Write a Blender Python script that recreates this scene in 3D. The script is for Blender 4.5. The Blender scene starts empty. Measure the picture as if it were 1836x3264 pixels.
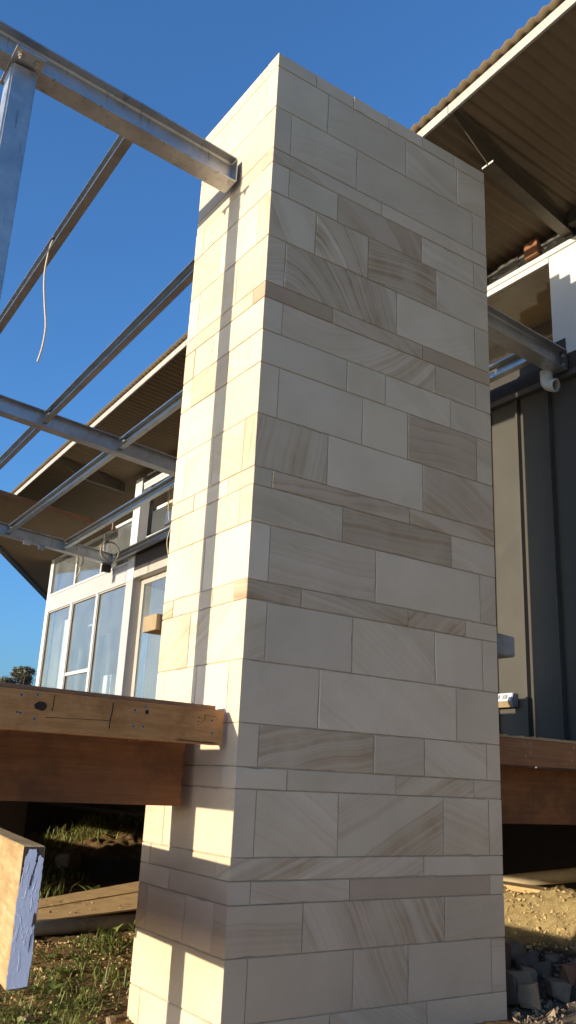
import bpy, bmesh, math, random
from mathutils import Vector, Matrix, noise

S = bpy.context.scene
COL = S.collection
ZO = 1.3            # camera height; all z below are measured from the camera's level
R = random.Random(7)

# ---------------------------------------------------------------- camera
cd = bpy.data.cameras.new('camera'); cam = bpy.data.objects.new('camera', cd); COL.objects.link(cam)
YAW, PIT, ROL = math.radians(33.6867), math.radians(17.3815), math.radians(2.70685)
fw = Vector((math.sin(YAW)*math.cos(PIT), math.cos(YAW)*math.cos(PIT), math.sin(PIT)))
rt = Vector((math.cos(YAW), -math.sin(YAW), 0)); up = rt.cross(fw)
r2 = rt*math.cos(ROL)+up*math.sin(ROL); u2 = -rt*math.sin(ROL)+up*math.cos(ROL)
m = Matrix((r2, u2, -fw)).transposed().to_4x4(); m.translation = Vector((-2.41596, -4.0, ZO))
cam.matrix_world = m
cd.sensor_fit = 'VERTICAL'; cd.sensor_height = 36.0; cd.lens = 36.0*2742.32/3264
cd.clip_start = 0.05; cd.clip_end = 4000
S.camera = cam

# ---------------------------------------------------------------- sky, sun, exposure
SUN = Vector((1, -0.006, -0.137)).normalized()      # the way sunlight travels
w = bpy.data.worlds.new('World'); S.world = w; w.use_nodes = True
nt = w.node_tree; bg = nt.nodes['Background']
sk = nt.nodes.new('ShaderNodeTexSky'); sk.sky_type = 'NISHITA'; sk.sun_disc = False
sk.sun_elevation = math.asin(-SUN.z); sk.sun_rotation = math.atan2(-SUN.x, -SUN.y)
sk.altitude = 100; sk.air_density = 1.0; sk.dust_density = 2.2; sk.ozone_density = 5.2
bg.inputs['Strength'].default_value = 0.15
nt.links.new(sk.outputs[0], bg.inputs['Color'])
sl = bpy.data.lights.new('sun', 'SUN'); so = bpy.data.objects.new('sun', sl); COL.objects.link(so)
so.rotation_euler = SUN.to_track_quat('-Z', 'Y').to_euler(); so.location = (-20, 0, 20)
sl.energy = 2.65; sl.angle = math.radians(0.5); sl.color = (1.0, 0.88, 0.68)
S.view_settings.view_transform = 'Standard'; S.view_settings.look = 'None'
S.view_settings.gamma = 1.0; S.view_settings.exposure = 1.30; S.view_settings.use_curve_mapping = False
S.render.engine = 'CYCLES'
try:
    S.cycles.use_denoising = True; S.cycles.denoiser = 'OPENIMAGEDENOISE'
except Exception: pass
S.cycles.caustics_reflective = False; S.cycles.blur_glossy = 1.0; S.cycles.max_bounces = 8; S.cycles.sample_clamp_indirect = 6

# ---------------------------------------------------------------- materials
def mat(name):
    x = bpy.data.materials.new(name); x.use_nodes = True
    t = x.node_tree; return x, t, t.nodes['Principled BSDF']
def N(t, kind, **kw):
    n = t.nodes.new(kind)
    for k, v in kw.items():
        if k in n.inputs: n.inputs[k].default_value = v
        else: setattr(n, k, v)
    return n
def L(t, a, b): t.links.new(a, b)
def math_(t, op, a, b=None, c=None):
    n = t.nodes.new('ShaderNodeMath'); n.operation = op
    for i, v in enumerate((a, b, c)):
        if v is None: continue
        if isinstance(v, (int, float)): n.inputs[i].default_value = v
        else: t.links.new(v, n.inputs[i])
    return n.outputs[0]
def mix(t, fac, a, b, blend='MIX'):
    n = t.nodes.new('ShaderNodeMix'); n.data_type = 'RGBA'; n.blend_type = blend
    for s, v in ((n.inputs[0], fac), (n.inputs[6], a), (n.inputs[7], b)):
        if isinstance(v, (int, float)): s.default_value = v
        elif isinstance(v, tuple): s.default_value = v if len(v) == 4 else v+(1,)
        else: t.links.new(v, s)
    return n.outputs[2]
def ramp(t, fac, stops):
    n = t.nodes.new('ShaderNodeValToRGB'); e = n.color_ramp.elements
    while len(e) < len(stops): e.new(0.5)
    for q, (p, c) in zip(e, stops):
        q.position = p; q.color = (c, c, c, 1) if isinstance(c, (int, float)) else c+(1,)
    t.links.new(fac, n.inputs[0]); return n.outputs[0]
def attr(t, nm):
    n = t.nodes.new('ShaderNodeAttribute'); n.attribute_type = 'OBJECT'; n.attribute_name = nm; return n.outputs['Fac']
def objvec(t, rnd=True, scale=(1, 1, 1)):
    tc = t.nodes.new('ShaderNodeTexCoord'); o = tc.outputs['Object']
    if rnd:
        oi = t.nodes.new('ShaderNodeObjectInfo')
        a = t.nodes.new('ShaderNodeVectorMath'); a.operation = 'MULTIPLY_ADD'
        cmb = t.nodes.new('ShaderNodeCombineXYZ')
        for i, k in enumerate((37.0, 53.0, 71.0)): t.links.new(math_(t, 'MULTIPLY', oi.outputs['Random'], k), cmb.inputs[i])
        a.operation = 'ADD'; t.links.new(o, a.inputs[0]); t.links.new(cmb.outputs[0], a.inputs[1]); o = a.outputs[0]
    if scale != (1, 1, 1):
        mp = t.nodes.new('ShaderNodeMapping'); mp.inputs['Scale'].default_value = scale
        t.links.new(o, mp.inputs[0]); o = mp.outputs[0]
    return o
def noise_(t, vec, scale, detail=4, rough=0.55, dist=0.0):
    n = N(t, 'ShaderNodeTexNoise', Scale=scale, Detail=detail, Roughness=rough, Distortion=dist)
    if vec is not None: t.links.new(vec, n.inputs['Vector'])
    return n.outputs['Fac']
def bump(t, b, h, strength, dist=0.01):
    n = N(t, 'ShaderNodeBump', Strength=strength, Distance=dist); t.links.new(h, n.inputs['Height'])
    t.links.new(n.outputs[0], b.inputs['Normal'])

def sandstone():
    x, t, b = mat('sandstone')
    v = objvec(t)
    tc = t.nodes.new('ShaderNodeTexCoord'); sp = t.nodes.new('ShaderNodeSeparateXYZ'); t.links.new(tc.outputs['Object'], sp.inputs[0])
    oi = t.nodes.new('ShaderNodeObjectInfo')
    h = math_(t, 'SUBTRACT', sp.outputs[0], sp.outputs[1])
    warp = math_(t, 'MULTIPLY', math_(t, 'SUBTRACT', noise_(t, v, 1.8, 2), 0.5), 0.10)
    s = math_(t, 'ADD', math_(t, 'MULTIPLY', h, attr(t, 'ca')), math_(t, 'MULTIPLY', sp.outputs[2], attr(t, 'sa')))
    cur = math_(t, 'MULTIPLY', math_(t, 'MULTIPLY', h, h), attr(t, 'cv'))
    s = math_(t, 'ADD', math_(t, 'ADD', s, warp), cur)
    s = math_(t, 'ADD', s, math_(t, 'MULTIPLY', oi.outputs['Random'], 91.0))
    n1 = t.nodes.new('ShaderNodeTexNoise'); n1.noise_dimensions = '1D'
    n1.inputs['Scale'].default_value = 3.4; n1.inputs['Detail'].default_value = 7; n1.inputs['Roughness'].default_value = 0.68
    t.links.new(s, n1.inputs['W'])
    n2 = t.nodes.new('ShaderNodeTexNoise'); n2.noise_dimensions = '1D'
    n2.inputs['Scale'].default_value = 34; n2.inputs['Detail'].default_value = 2
    t.links.new(s, n2.inputs['W'])
    n3 = t.nodes.new('ShaderNodeTexNoise'); n3.noise_dimensions = '1D'; n3.inputs['Scale'].default_value = 1.7; n3.inputs['Detail'].default_value = 1
    t.links.new(math_(t, 'ADD', s, 17.3), n3.inputs['W'])
    zone = ramp(t, n3.outputs['Fac'], [(0.36, 0.45), (0.58, 1.0)])
    bandm = ramp(t, n1.outputs['Fac'], [(0.42, 0.0), (0.52, 0.9), (0.57, 0.30), (0.66, 1.0)])
    fine = ramp(t, n2.outputs['Fac'], [(0.35, 0.55), (0.65, 1.0)])
    blot = ramp(t, noise_(t, v, 4.0, 3), [(0.3, 0.35), (0.7, 1.0)])
    k = math_(t, 'MULTIPLY', math_(t, 'MULTIPLY', math_(t, 'MULTIPLY', bandm, zone), fine), math_(t, 'MULTIPLY', blot, attr(t, 'band')))
    base = mix(t, attr(t, 'pink'), (0.75, 0.61, 0.445), (0.45, 0.305, 0.195))
    yel = ramp(t, noise_(t, v, 1.3, 2), [(0.42, 0.0), (0.75, 1.0)])
    base = mix(t, math_(t, 'MULTIPLY', yel, 0.55), base, (0.59, 0.475, 0.30))
    rust = ramp(t, noise_(t, v, 7.0, 5, 0.7, 0.8), [(0.66, 0.0), (0.74, 0.35)])
    k = math_(t, 'MINIMUM', math_(t, 'ADD', math_(t, 'MULTIPLY', k, 1.5), math_(t, 'MULTIPLY', rust, attr(t, 'band'))), 1.0)
    c = mix(t, k, base, (0.40, 0.255, 0.132))
    spk = ramp(t, noise_(t, v, 240, 2, 0.7), [(0.25, 0.88), (0.6, 1.0), (0.8, 1.04)])
    cloud = ramp(t, noise_(t, v, 3.0, 4, 0.6), [(0.3, 0.93), (0.7, 1.03)])
    tone = math_(t, 'MULTIPLY', math_(t, 'MULTIPLY', spk, cloud), attr(t, 'tone'))
    cc = t.nodes.new('ShaderNodeCombineColor')
    for i in range(3): t.links.new(tone, cc.inputs[i])
    c = mix(t, 1.0, c, cc.outputs[0], 'MULTIPLY')
    L(t, c, b.inputs['Base Color']); b.inputs['Roughness'].default_value = 0.88
    b.inputs['Specular IOR Level'].default_value = 0.25
    g = math_(t, 'ADD', noise_(t, v, 420, 3, 0.7), math_(t, 'MULTIPLY', noise_(t, v, 22, 3), 1.2))
    bump(t, b, g, 0.35, 0.0022)
    return x
def simple(name, col, rough=0.6, metal=0.0, var=0.12, vscale=6.0, bmp=0.0, bscale=120, spec=0.5, dirt=None, coords=(1, 1, 1)):
    x, t, b = mat(name); v = objvec(t, True, coords)
    f = noise_(t, v, vscale, 5, 0.6)
    lo = tuple(q*(1-var) for q in col); hi = tuple(min(1, q*(1+var)) for q in col)
    c = mix(t, ramp(t, f, [(0.3, 0.0), (0.7, 1.0)]), lo, hi)
    if dirt:
        c = mix(t, ramp(t, noise_(t, v, dirt[1], 5, 0.65, 0.6), [(dirt[2], 0.0), (dirt[2]+0.15, dirt[3])]), c, dirt[0])
    L(t, c, b.inputs['Base Color'])
    rr = math_(t, 'MULTIPLY_ADD', f, 0.25, rough-0.12); L(t, rr, b.inputs['Roughness'])
    b.inputs['Metallic'].default_value = metal; b.inputs['Specular IOR Level'].default_value = spec
    if bmp: bump(t, b, noise_(t, v, bscale, 4, 0.65), bmp, 0.004)
    return x
def wood(name, c1, c2, axis, rough=0.7, stain=None, scale=1.0):
    x, t, b = mat(name); k = [26*scale]*3; k[axis] = 1.3*scale
    v = objvec(t, True, tuple(k)); v0 = objvec(t)
    g = noise_(t, v, 1.0, 5, 0.65, 1.2)
    f = noise_(t, v, 5.0, 3, 0.7, 0.2)
    c = mix(t, ramp(t, g, [(0.3, 0.0), (0.7, 1.0)]), c1, c2)
    c = mix(t, ramp(t, f, [(0.35, 0.28), (0.6, 0.0)]), c, tuple(q*0.55 for q in c1))
    c = mix(t, ramp(t, noise_(t, v0, 5, 4, 0.6), [(0.45, 0.0), (0.75, 0.35)]), c, tuple(q*0.6 for q in c1))
    if stain: c = mix(t, ramp(t, noise_(t, v0, 2.2, 5, 0.7), [(0.5, 0.0), (0.62, stain[1])]), c, stain[0])
    L(t, c, b.inputs['Base Color']); b.inputs['Roughness'].default_value = rough
    b.inputs['Specular IOR Level'].default_value = 0.3
    bump(t, b, math_(t, 'ADD', g, f), 0.35, 0.003)
    return x
def galv(name, col, rough=0.42, metal=0.75, streak=True):
    x, t, b = mat(name); v = objvec(t)
    vo = N(t, 'ShaderNodeTexVoronoi', Scale=70.0 if streak else 1.0); t.links.new(v, vo.inputs['Vector'])
    sp = t.nodes.new('ShaderNodeSeparateColor'); t.links.new(vo.outputs['Color'], sp.inputs[0])
    f = noise_(t, v, 5, 5, 0.65, 0.5)
    c = mix(t, ramp(t, f, [(0.3, 0.0), (0.7, 1.0)]), tuple(q*0.78 for q in col), tuple(min(1, q*1.12) for q in col))
    c = mix(t, math_(t, 'MULTIPLY', sp.outputs[0], 0.16), c, tuple(q*0.6 for q in col))
    if streak:
        vs = objvec(t, True, (26, 26, 2.2))
        c = mix(t, ramp(t, noise_(t, vs, 1.0, 4, 0.6, 0.8), [(0.60, 0.0), (0.68, 0.65)]), c, tuple(q*0.32 for q in col))
    L(t, c, b.inputs['Base Color']); b.inputs['Metallic'].default_value = metal
    L(t, math_(t, 'MULTIPLY_ADD', f, 0.35 if streak else 0.1, rough-(0.15 if streak else 0.05)), b.inputs['Roughness'])
    if streak: bump(t, b, f, 0.12, 0.003)
    return x
def glass(name, tint, base=0.04, refl=1.0, dust=0.02):
    x = bpy.data.materials.new(name); x.use_nodes = True; t = x.node_tree
    for n in list(t.nodes): t.nodes.remove(n)
    o = t.nodes.new('ShaderNodeOutputMaterial'); tr = t.nodes.new('ShaderNodeBsdfTransparent'); tr.inputs[0].default_value = tint+(1,)
    g = t.nodes.new('ShaderNodeBsdfGlossy'); g.inputs['Roughness'].default_value = 0.015; g.inputs['Color'].default_value = (0.95, 0.97, 1, 1)
    fr = t.nodes.new('ShaderNodeLayerWeight'); fr.inputs['Blend'].default_value = 0.5
    f = math_(t, 'MINIMUM', math_(t, 'MULTIPLY_ADD', math_(t, 'POWER', fr.outputs['Facing'], 4.0), refl, base), 1.0)
    mx = t.nodes.new('ShaderNodeMixShader'); t.links.new(f, mx.inputs[0]); t.links.new(tr.outputs[0], mx.inputs[1]); t.links.new(g.outputs[0], mx.inputs[2])
    df = t.nodes.new('ShaderNodeBsdfDiffuse'); df.inputs[0].default_value = (0.80, 0.82, 0.82, 1)
    m2 = t.nodes.new('ShaderNodeMixShader'); t.links.new(math_(t, 'MULTIPLY', ramp(t, noise_(t, objvec(t), 2.2, 5, 0.65), [(0.3, 0.5), (0.7, 1.0)]), dust), m2.inputs[0])
    t.links.new(mx.outputs[0], m2.inputs[1]); t.links.new(df.outputs[0], m2.inputs[2])
    t.links.new(m2.outputs[0], o.inputs[0]); return x
def soil_mat():
    x, t, b = mat('soil'); tc = t.nodes.new('ShaderNodeTexCoord'); v = tc.outputs['Object']
    c = mix(t, ramp(t, noise_(t, v, 3.0, 6, 0.65), [(0.35, 0.0), (0.65, 1.0)]), (0.30, 0.175, 0.075), (0.50, 0.315, 0.145))
    c = mix(t, ramp(t, noise_(t, v, 26, 5, 0.7), [(0.35, 0.0), (0.7, 1.0)]), (0.13, 0.08, 0.04), c)
    c = mix(t, ramp(t, noise_(t, v, 60, 4, 0.7), [(0.62, 0.0), (0.72, 0.7)]), c, (0.46, 0.36, 0.23))
    px = t.nodes.new('ShaderNodeSeparateXYZ'); t.links.new(v, px.inputs[0])
    rub = math_(t, 'MULTIPLY', ramp(t, math_(t, 'MULTIPLY', px.outputs[0], 0.1), [(0.19, 0.0), (0.24, 1.0)]),
                ramp(t, math_(t, 'MULTIPLY_ADD', px.outputs[2], 1.0, 0.5), [(0.62, 1.0), (0.74, 0.0)]))
    c = mix(t, rub, c, mix(t, noise_(t, v, 30, 4), (0.05, 0.05, 0.05), (0.17, 0.15, 0.13)))
    bank = ramp(t, math_(t, 'MULTIPLY', px.outputs[0], 0.1), [(0.375, 0.0), (0.40, 1.0)])
    c = mix(t, math_(t, 'MULTIPLY', bank, ramp(t, noise_(t, v, 18, 4), [(0.3, 0.5), (0.6, 1.0)])), c, (0.56, 0.42, 0.20))
    c = mix(t, ramp(t, math_(t, 'MULTIPLY_ADD', px.outputs[1], -1.0, 0.3), [(0.38, 0.0), (0.6, 1.0)]), c, mix(t, noise_(t, v, 9, 5), (0.50, 0.36, 0.22), (0.70, 0.53, 0.35)))  # unseen soil in front made pale to bounce light onto the pillar
    L(t, c, b.inputs['Base Color']); b.inputs['Roughness'].default_value = 0.95; b.inputs['Specular IOR Level'].default_value = 0.1
    bump(t, b, math_(t, 'ADD', noise_(t, v, 35, 6, 0.75), noise_(t, v, 130, 3, 0.7)), 0.9, 0.02)
    return x
def leafmat(name, c1, c2, trans=0.25):
    x, t, b = mat(name); v = objvec(t)
    oi = t.nodes.new('ShaderNodeObjectInfo')
    c = mix(t, ramp(t, noise_(t, v, 9, 3), [(0.3, 0.0), (0.7, 1.0)]), c1, c2)
    L(t, c, b.inputs['Base Color']); b.inputs['Roughness'].default_value = 0.55
    tl = t.nodes.new('ShaderNodeBsdfTranslucent'); L(t, c, tl.inputs[0])
    mx = t.nodes.new('ShaderNodeMixShader'); mx.inputs[0].default_value = trans
    L(t, b.outputs[0], mx.inputs[1]); L(t, tl.outputs[0], mx.inputs[2])
    L(t, mx.outputs[0], t.nodes['Material Output'].inputs[0]); return x

M = dict(
    stone=sandstone(),
    mortar=simple('mortar', (0.44, 0.365, 0.27), 0.95, 0, 0.2, 14, 0.5, 90, 0.1),
    galv=galv('galvanised_steel', (0.55, 0.555, 0.555), 0.40, 0.85),
    purlin=galv('zinc_coated_steel', (0.52, 0.52, 0.49), 0.30, 0.94, False),
    bolt=simple("bolt_zinc", (0.36, 0.33, 0.29), 0.6, 0.2),
    roof=simple('roof_sheet', (0.205, 0.152, 0.09), 0.62, 0, 0.10, 2.5, 0.05, 30, 0.3),
    fascia=simple('fascia_metal', (0.47, 0.43, 0.37), 0.5, 0.15, 0.06, 5),
    white=simple('white_paint', (0.60, 0.58, 0.56), 0.5, 0, 0.03, 3),
    band=simple('cream_panel', (0.45, 0.425, 0.42), 0.55, 0, 0.03, 3),
    clad=simple('charcoal_cladding', (0.076, 0.069, 0.057), 0.62, 0, 0.12, 2.0, 0.08, 25, 0.22, ((0.11, 0.10, 0.085), 1.4, 0.62, 0.4)),
    trim=simple('charcoal_trim', (0.085, 0.08, 0.078), 0.55, 0, 0.1),
    dark=simple('dark_lining', (0.05, 0.042, 0.036), 0.85, 0, 0.2),
    wallin=simple('interior_plaster', (0.84, 0.84, 0.83), 0.8, 0, 0.04),
    floorin=simple('interior_floor', (0.52, 0.47, 0.40), 0.6, 0, 0.1),
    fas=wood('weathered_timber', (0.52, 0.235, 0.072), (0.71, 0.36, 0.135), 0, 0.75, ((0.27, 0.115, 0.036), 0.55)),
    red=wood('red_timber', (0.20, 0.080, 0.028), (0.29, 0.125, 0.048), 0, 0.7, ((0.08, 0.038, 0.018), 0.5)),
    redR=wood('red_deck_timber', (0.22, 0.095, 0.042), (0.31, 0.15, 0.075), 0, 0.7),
    deckb=wood('deck_board_timber', (0.30, 0.16, 0.08), (0.40, 0.24, 0.13), 0, 0.7),
    pale=wood('pale_timber', (0.38, 0.24, 0.10), (0.64, 0.46, 0.24), 1, 0.7, ((0.28, 0.16, 0.06), 0.5), 0.8),
    endg=simple('timber_end_grain', (0.055, 0.04, 0.03), 0.85, 0, 0.3, 40, 0.3),
    ply=simple('plywood_board', (0.74, 0.50, 0.25), 0.85, 0, 0.14, 7, 0.35, 60, 0.2, ((0.40, 0.25, 0.12), 9, 0.56, 0.6)),
    blue=simple('blue_paint', (0.52, 0.57, 0.73), 0.55, 0, 0.07, 9, 0.2, 60, 0.4, ((0.72, 0.76, 0.84), 16, 0.62, 0.7)),
    flake=simple('white_undercoat', (0.78, 0.80, 0.84), 0.7, 0, 0.05),
    knot=simple('knot', (0.035, 0.02, 0.012), 0.8, 0, 0.3, 40),
    crack=simple('crack', (0.03, 0.017, 0.01), 0.9, 0, 0.2),
    pvc=simple('pvc_plastic', (0.66, 0.64, 0.57), 0.35, 0, 0.05, 4),
    pvcd=simple('dusty_pvc', (0.50, 0.49, 0.41), 0.6, 0, 0.25, 5, 0.1, 40, 0.3, ((0.2, 0.13, 0.07), 6, 0.55, 0.6)),
    pvct=simple('beige_pvc', (0.42, 0.33, 0.20), 0.5, 0, 0.2, 4),
    outlet=simple('outlet_plastic', (0.58, 0.58, 0.57), 0.4, 0, 0.03),
    outbox=simple('outlet_grey_box', (0.30, 0.315, 0.34), 0.5, 0, 0.03),
    cable=simple('cable_sheath', (0.55, 0.45, 0.30), 0.5, 0, 0.05),
    tape=simple('blue_tape', (0.05, 0.06, 0.25), 0.5, 0, 0.05),
    slab=simple('tan_slab', (0.36, 0.265, 0.15), 0.9, 0, 0.12, 8, 0.5, 70, 0.2),
    blue_stone=simple('grey_slab', (0.27, 0.26, 0.255), 0.9, 0, 0.25, 10, 0.8, 40, 0.2),
    rub1=simple("rubble_tan", (0.31, 0.235, 0.155), 0.92, 0, 0.2, 9, 0.9, 40, 0.15),
    rub2=simple("rubble_grey", (0.165, 0.135, 0.105), 0.9, 0, 0.25, 9, 0.9, 40, 0.15),
    rub3=simple('rubble_brick', (0.25, 0.12, 0.075), 0.9, 0, 0.2, 9, 0.7, 50, 0.15),
    soil=soil_mat(),
    bankc=simple('bank_clod', (0.52, 0.39, 0.19), 0.95, 0, 0.25, 12, 0.5, 60, 0.1),
    grass=leafmat('grass_blade', (0.10, 0.13, 0.025), (0.26, 0.26, 0.07)),
    leaf=leafmat('weed_leaf', (0.12, 0.17, 0.04), (0.27, 0.31, 0.09)),
    euc=leafmat('gum_leaf', (0.07, 0.075, 0.042), (0.16, 0.14, 0.08), 0.1),
    bark=simple('bark', (0.17, 0.13, 0.10), 0.9, 0, 0.3, 5, 0.5),
    glass=glass('window_glass', (0.92, 0.95, 0.94), 0.06, 1.0, 0.085),
    glassd=glass('tinted_glass', (0.90, 0.84, 0.72), 0.07),
)

# ---------------------------------------------------------------- builders
def link(name, me, parent=None, loc=(0, 0, 0)):
    o = bpy.data.objects.new(name, me); COL.objects.link(o)
    o.location = loc
    if parent is not None:
        o.parent = parent
        wl = parent['_w'] if '_w' in parent.keys() else (0, 0, 0)
        o.location = tuple(a-b for a, b in zip(loc, wl))
    o['_w'] = tuple(loc)
    return o
def tag(o, label=None, cat=None, group=None, kind=None):
    if label: o['label'] = label
    if cat: o['category'] = cat
    if group: o['group'] = group
    if kind: o['kind'] = kind
    return o
def thing(name, label, cat, loc, group=None):
    o = link(name, None, None, (loc[0], loc[1], loc[2]+ZO)); o.empty_display_size = 0.1
    return tag(o, label, cat, group)
class MB:
    def __init__(s): s.v = []; s.f = []
    def add(s, vs, fs):
        k = len(s.v); s.v += [Vector(p) for p in vs]; s.f += [[i+k for i in f] for f in fs]; return s
    def box(s, a, b):
        x0, y0, z0 = a; x1, y1, z1 = b
        return s.add([(x0, y0, z0), (x1, y0, z0), (x1, y1, z0), (x0, y1, z0), (x0, y0, z1), (x1, y0, z1), (x1, y1, z1), (x0, y1, z1)],
                     [(0, 3, 2, 1), (4, 5, 6, 7), (0, 1, 5, 4), (1, 2, 6, 5), (2, 3, 7, 6), (3, 0, 4, 7)])
    def prism(s, prof, p0, p1, u, v):
        """profile (a,b) in the u,v plane swept from p0 to p1"""
        p0, p1, u, v = Vector(p0), Vector(p1), Vector(u), Vector(v); n = len(prof)
        vs = [p0+u*a+v*b for a, b in prof]+[p1+u*a+v*b for a, b in prof]
        fs = [list(range(n))[::-1], list(range(n, 2*n))]+[(i, (i+1) % n, n+(i+1) % n, n+i) for i in range(n)]
        return s.add(vs, fs)
    def tube(s, pts, r, n=8, r1=None, caps=True):
        pts = [Vector(p) for p in pts]; k = len(pts); rings = []
        ref = Vector((0, 0, 1))
        d0 = (pts[1]-pts[0]).normalized()
        if abs(d0.z) > 0.9: ref = Vector((1, 0, 0))
        a = d0.cross(ref).normalized()
        base = len(s.v)
        for i, p in enumerate(pts):
            d = (pts[min(i+1, k-1)]-pts[max(i-1, 0)]).normalized()
            a = (a-d*a.dot(d)).normalized(); b = d.cross(a)
            rr = r if r1 is None else r+(r1-r)*i/(k-1)
            s.v += [p+(a*math.cos(2*math.pi*j/n)+b*math.sin(2*math.pi*j/n))*rr for j in range(n)]
        for i in range(k-1):
            for j in range(n):
                s.f.append([base+i*n+j, base+i*n+(j+1) % n, base+(i+1)*n+(j+1) % n, base+(i+1)*n+j])
        if caps:
            s.f.append([base+j for j in range(n)][::-1]); s.f.append([base+(k-1)*n+j for j in range(n)])
        return s
    def build(s, name, m, parent=None, bevel=0.0, smooth=False, origin=None, seg=1):
        vs = [p+Vector((0, 0, ZO)) for p in s.v]
        if origin is None:
            xs = [p.x for p in vs]; ys = [p.y for p in vs]; zs = [p.z for p in vs]
            o = Vector(((min(xs)+max(xs))/2, (min(ys)+max(ys))/2, min(zs)))
        else: o = Vector(origin)+Vector((0, 0, ZO))
        me = bpy.data.meshes.new(name); me.from_pydata([p-o for p in vs], [], s.f)
        bm = bmesh.new(); bm.from_mesh(me)
        bmesh.ops.recalc_face_normals(bm, faces=bm.faces)
        if bevel: bmesh.ops.bevel(bm, geom=list(bm.edges), offset=bevel, segments=seg, affect='EDGES', clamp_overlap=True)
        bm.to_mesh(me); bm.free()
        me.materials.append(m)
        if smooth:
            for p in me.polygons: p.use_smooth = True
        return link(name, me, parent, tuple(o))
def box(name, a, b, m, parent=None, bevel=0.0): return MB().box(a, b).build(name, m, parent, bevel)

# ================================================================ GROUND
def sstep(a, b, x):
    q = max(0.0, min(1.0, (x-a)/(b-a))); return q*q*(3-2*q)
def gh(x, y):
    h = -1.30
    h += .085*(max(-1.3, min(x, .55))-.3)*(1-sstep(1.5, 2.3, x))*(1-sstep(5, 7, y))
    h += 0.030*noise.noise(Vector((x*0.9, y*0.9, 3)))+0.020*noise.noise(Vector((x*4, y*4, 9)))
    d = math.hypot(max(-2.5, min(x, 4.4))-x, max(-.8, min(y, 11))-y)
    h += (0.012*noise.noise(Vector((x*13, y*13, 1)))+0.008*noise.noise(Vector((x*31, y*31, 5))))*max(0, 1-d)
    k = sstep(3.75, 4.5, x)*(1-sstep(2.9, 3.9, y))
    if k > 0:
        h += k*(0.39+0.05*noise.noise(Vector((x*7, y*7, 2)))+0.045*noise.noise(Vector((x*19, y*19, 4)))+0.03*noise.noise(Vector((x*43, y*43, 8)))*sstep(3.8, 4.1, x))
    h += (0.50*sstep(1.2, 3.6, x)+.10*noise.noise(Vector((x*3, y*3, 6)))+.05*noise.noise(Vector((x*9, y*9, 7))))*sstep(7.4, 8.6, y)*(1-sstep(10.0, 11.6, y))*sstep(1.2, 2.0, x)
    h += 0.10*sstep(2.2, 3.3, x)*(1-sstep(1.0, 2.4, y))
    return h
def grid(x0, x1, y0, y1, nx, ny):
    b = MB()
    b.v = [Vector((x0+(x1-x0)*i/nx, y0+(y1-y0)*j/ny, 0)) for j in range(ny+1) for i in range(nx+1)]
    for p in b.v: p.z = gh(p.x, p.y)
    b.f = [[j*(nx+1)+i, j*(nx+1)+i+1, (j+1)*(nx+1)+i+1, (j+1)*(nx+1)+i] for j in range(ny) for i in range(nx)]
    return b
tag(grid(-3, 5, -.9, 13, 230, 400).build('ground', M['soil'], None, 0, True, (0, 0, -1.3)), 'bare brown building soil with clods around the pillar', 'ground', None, 'structure')
fg = MB()
o4 = [(-3, -2.5), (5, -2.5), (5, 7.5), (-3, 7.5)]; O4 = [(-900, -900), (900, -900), (900, 1500), (-900, 1500)]
fg.v = [Vector((x, y, -1.56)) for x, y in O4]
fg.f = [[0, 1, 2, 3]]
tag(fg.build('terrain', simple('dry_clay', (0.68, 0.50, 0.32), 0.95, 0, 0.2, 0.7, 0.3, 8, 0.1), None, 0, False, (0, 0, -1.56)), 'open soil ground running to the horizon', 'ground', None, 'structure')

hl = MB(); hn = 60                                   # unseen rise added behind the camera to cut and warm the sky fill
for i in range(hn+1):
    x = -90+180*i/hn
    for y, h in ((-14, -1.6), (-22, 1.5), (-32, 5), (-50, 8), (-90, 8)):
        hl.v.append(Vector((x, y-6*math.sin(x*.05), h+(0 if y > -15 else 1.6*noise.noise(Vector((x*.12, y*.1, 0)))))))
for i in range(hn):
    for j in range(4): hl.f.append([i*5+j, i*5+j+1, (i+1)*5+j+1, (i+1)*5+j])
tag(hl.build('added_hill', simple('added_hillside', (0.48, 0.34, 0.18), 0.95, 0, 0.4, 0.8, 0.4, 3, 0.1), None, 0, True), 'unseen hillside added behind the camera to cut and warm the sky fill', 'added_hill', None, 'structure')

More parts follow.
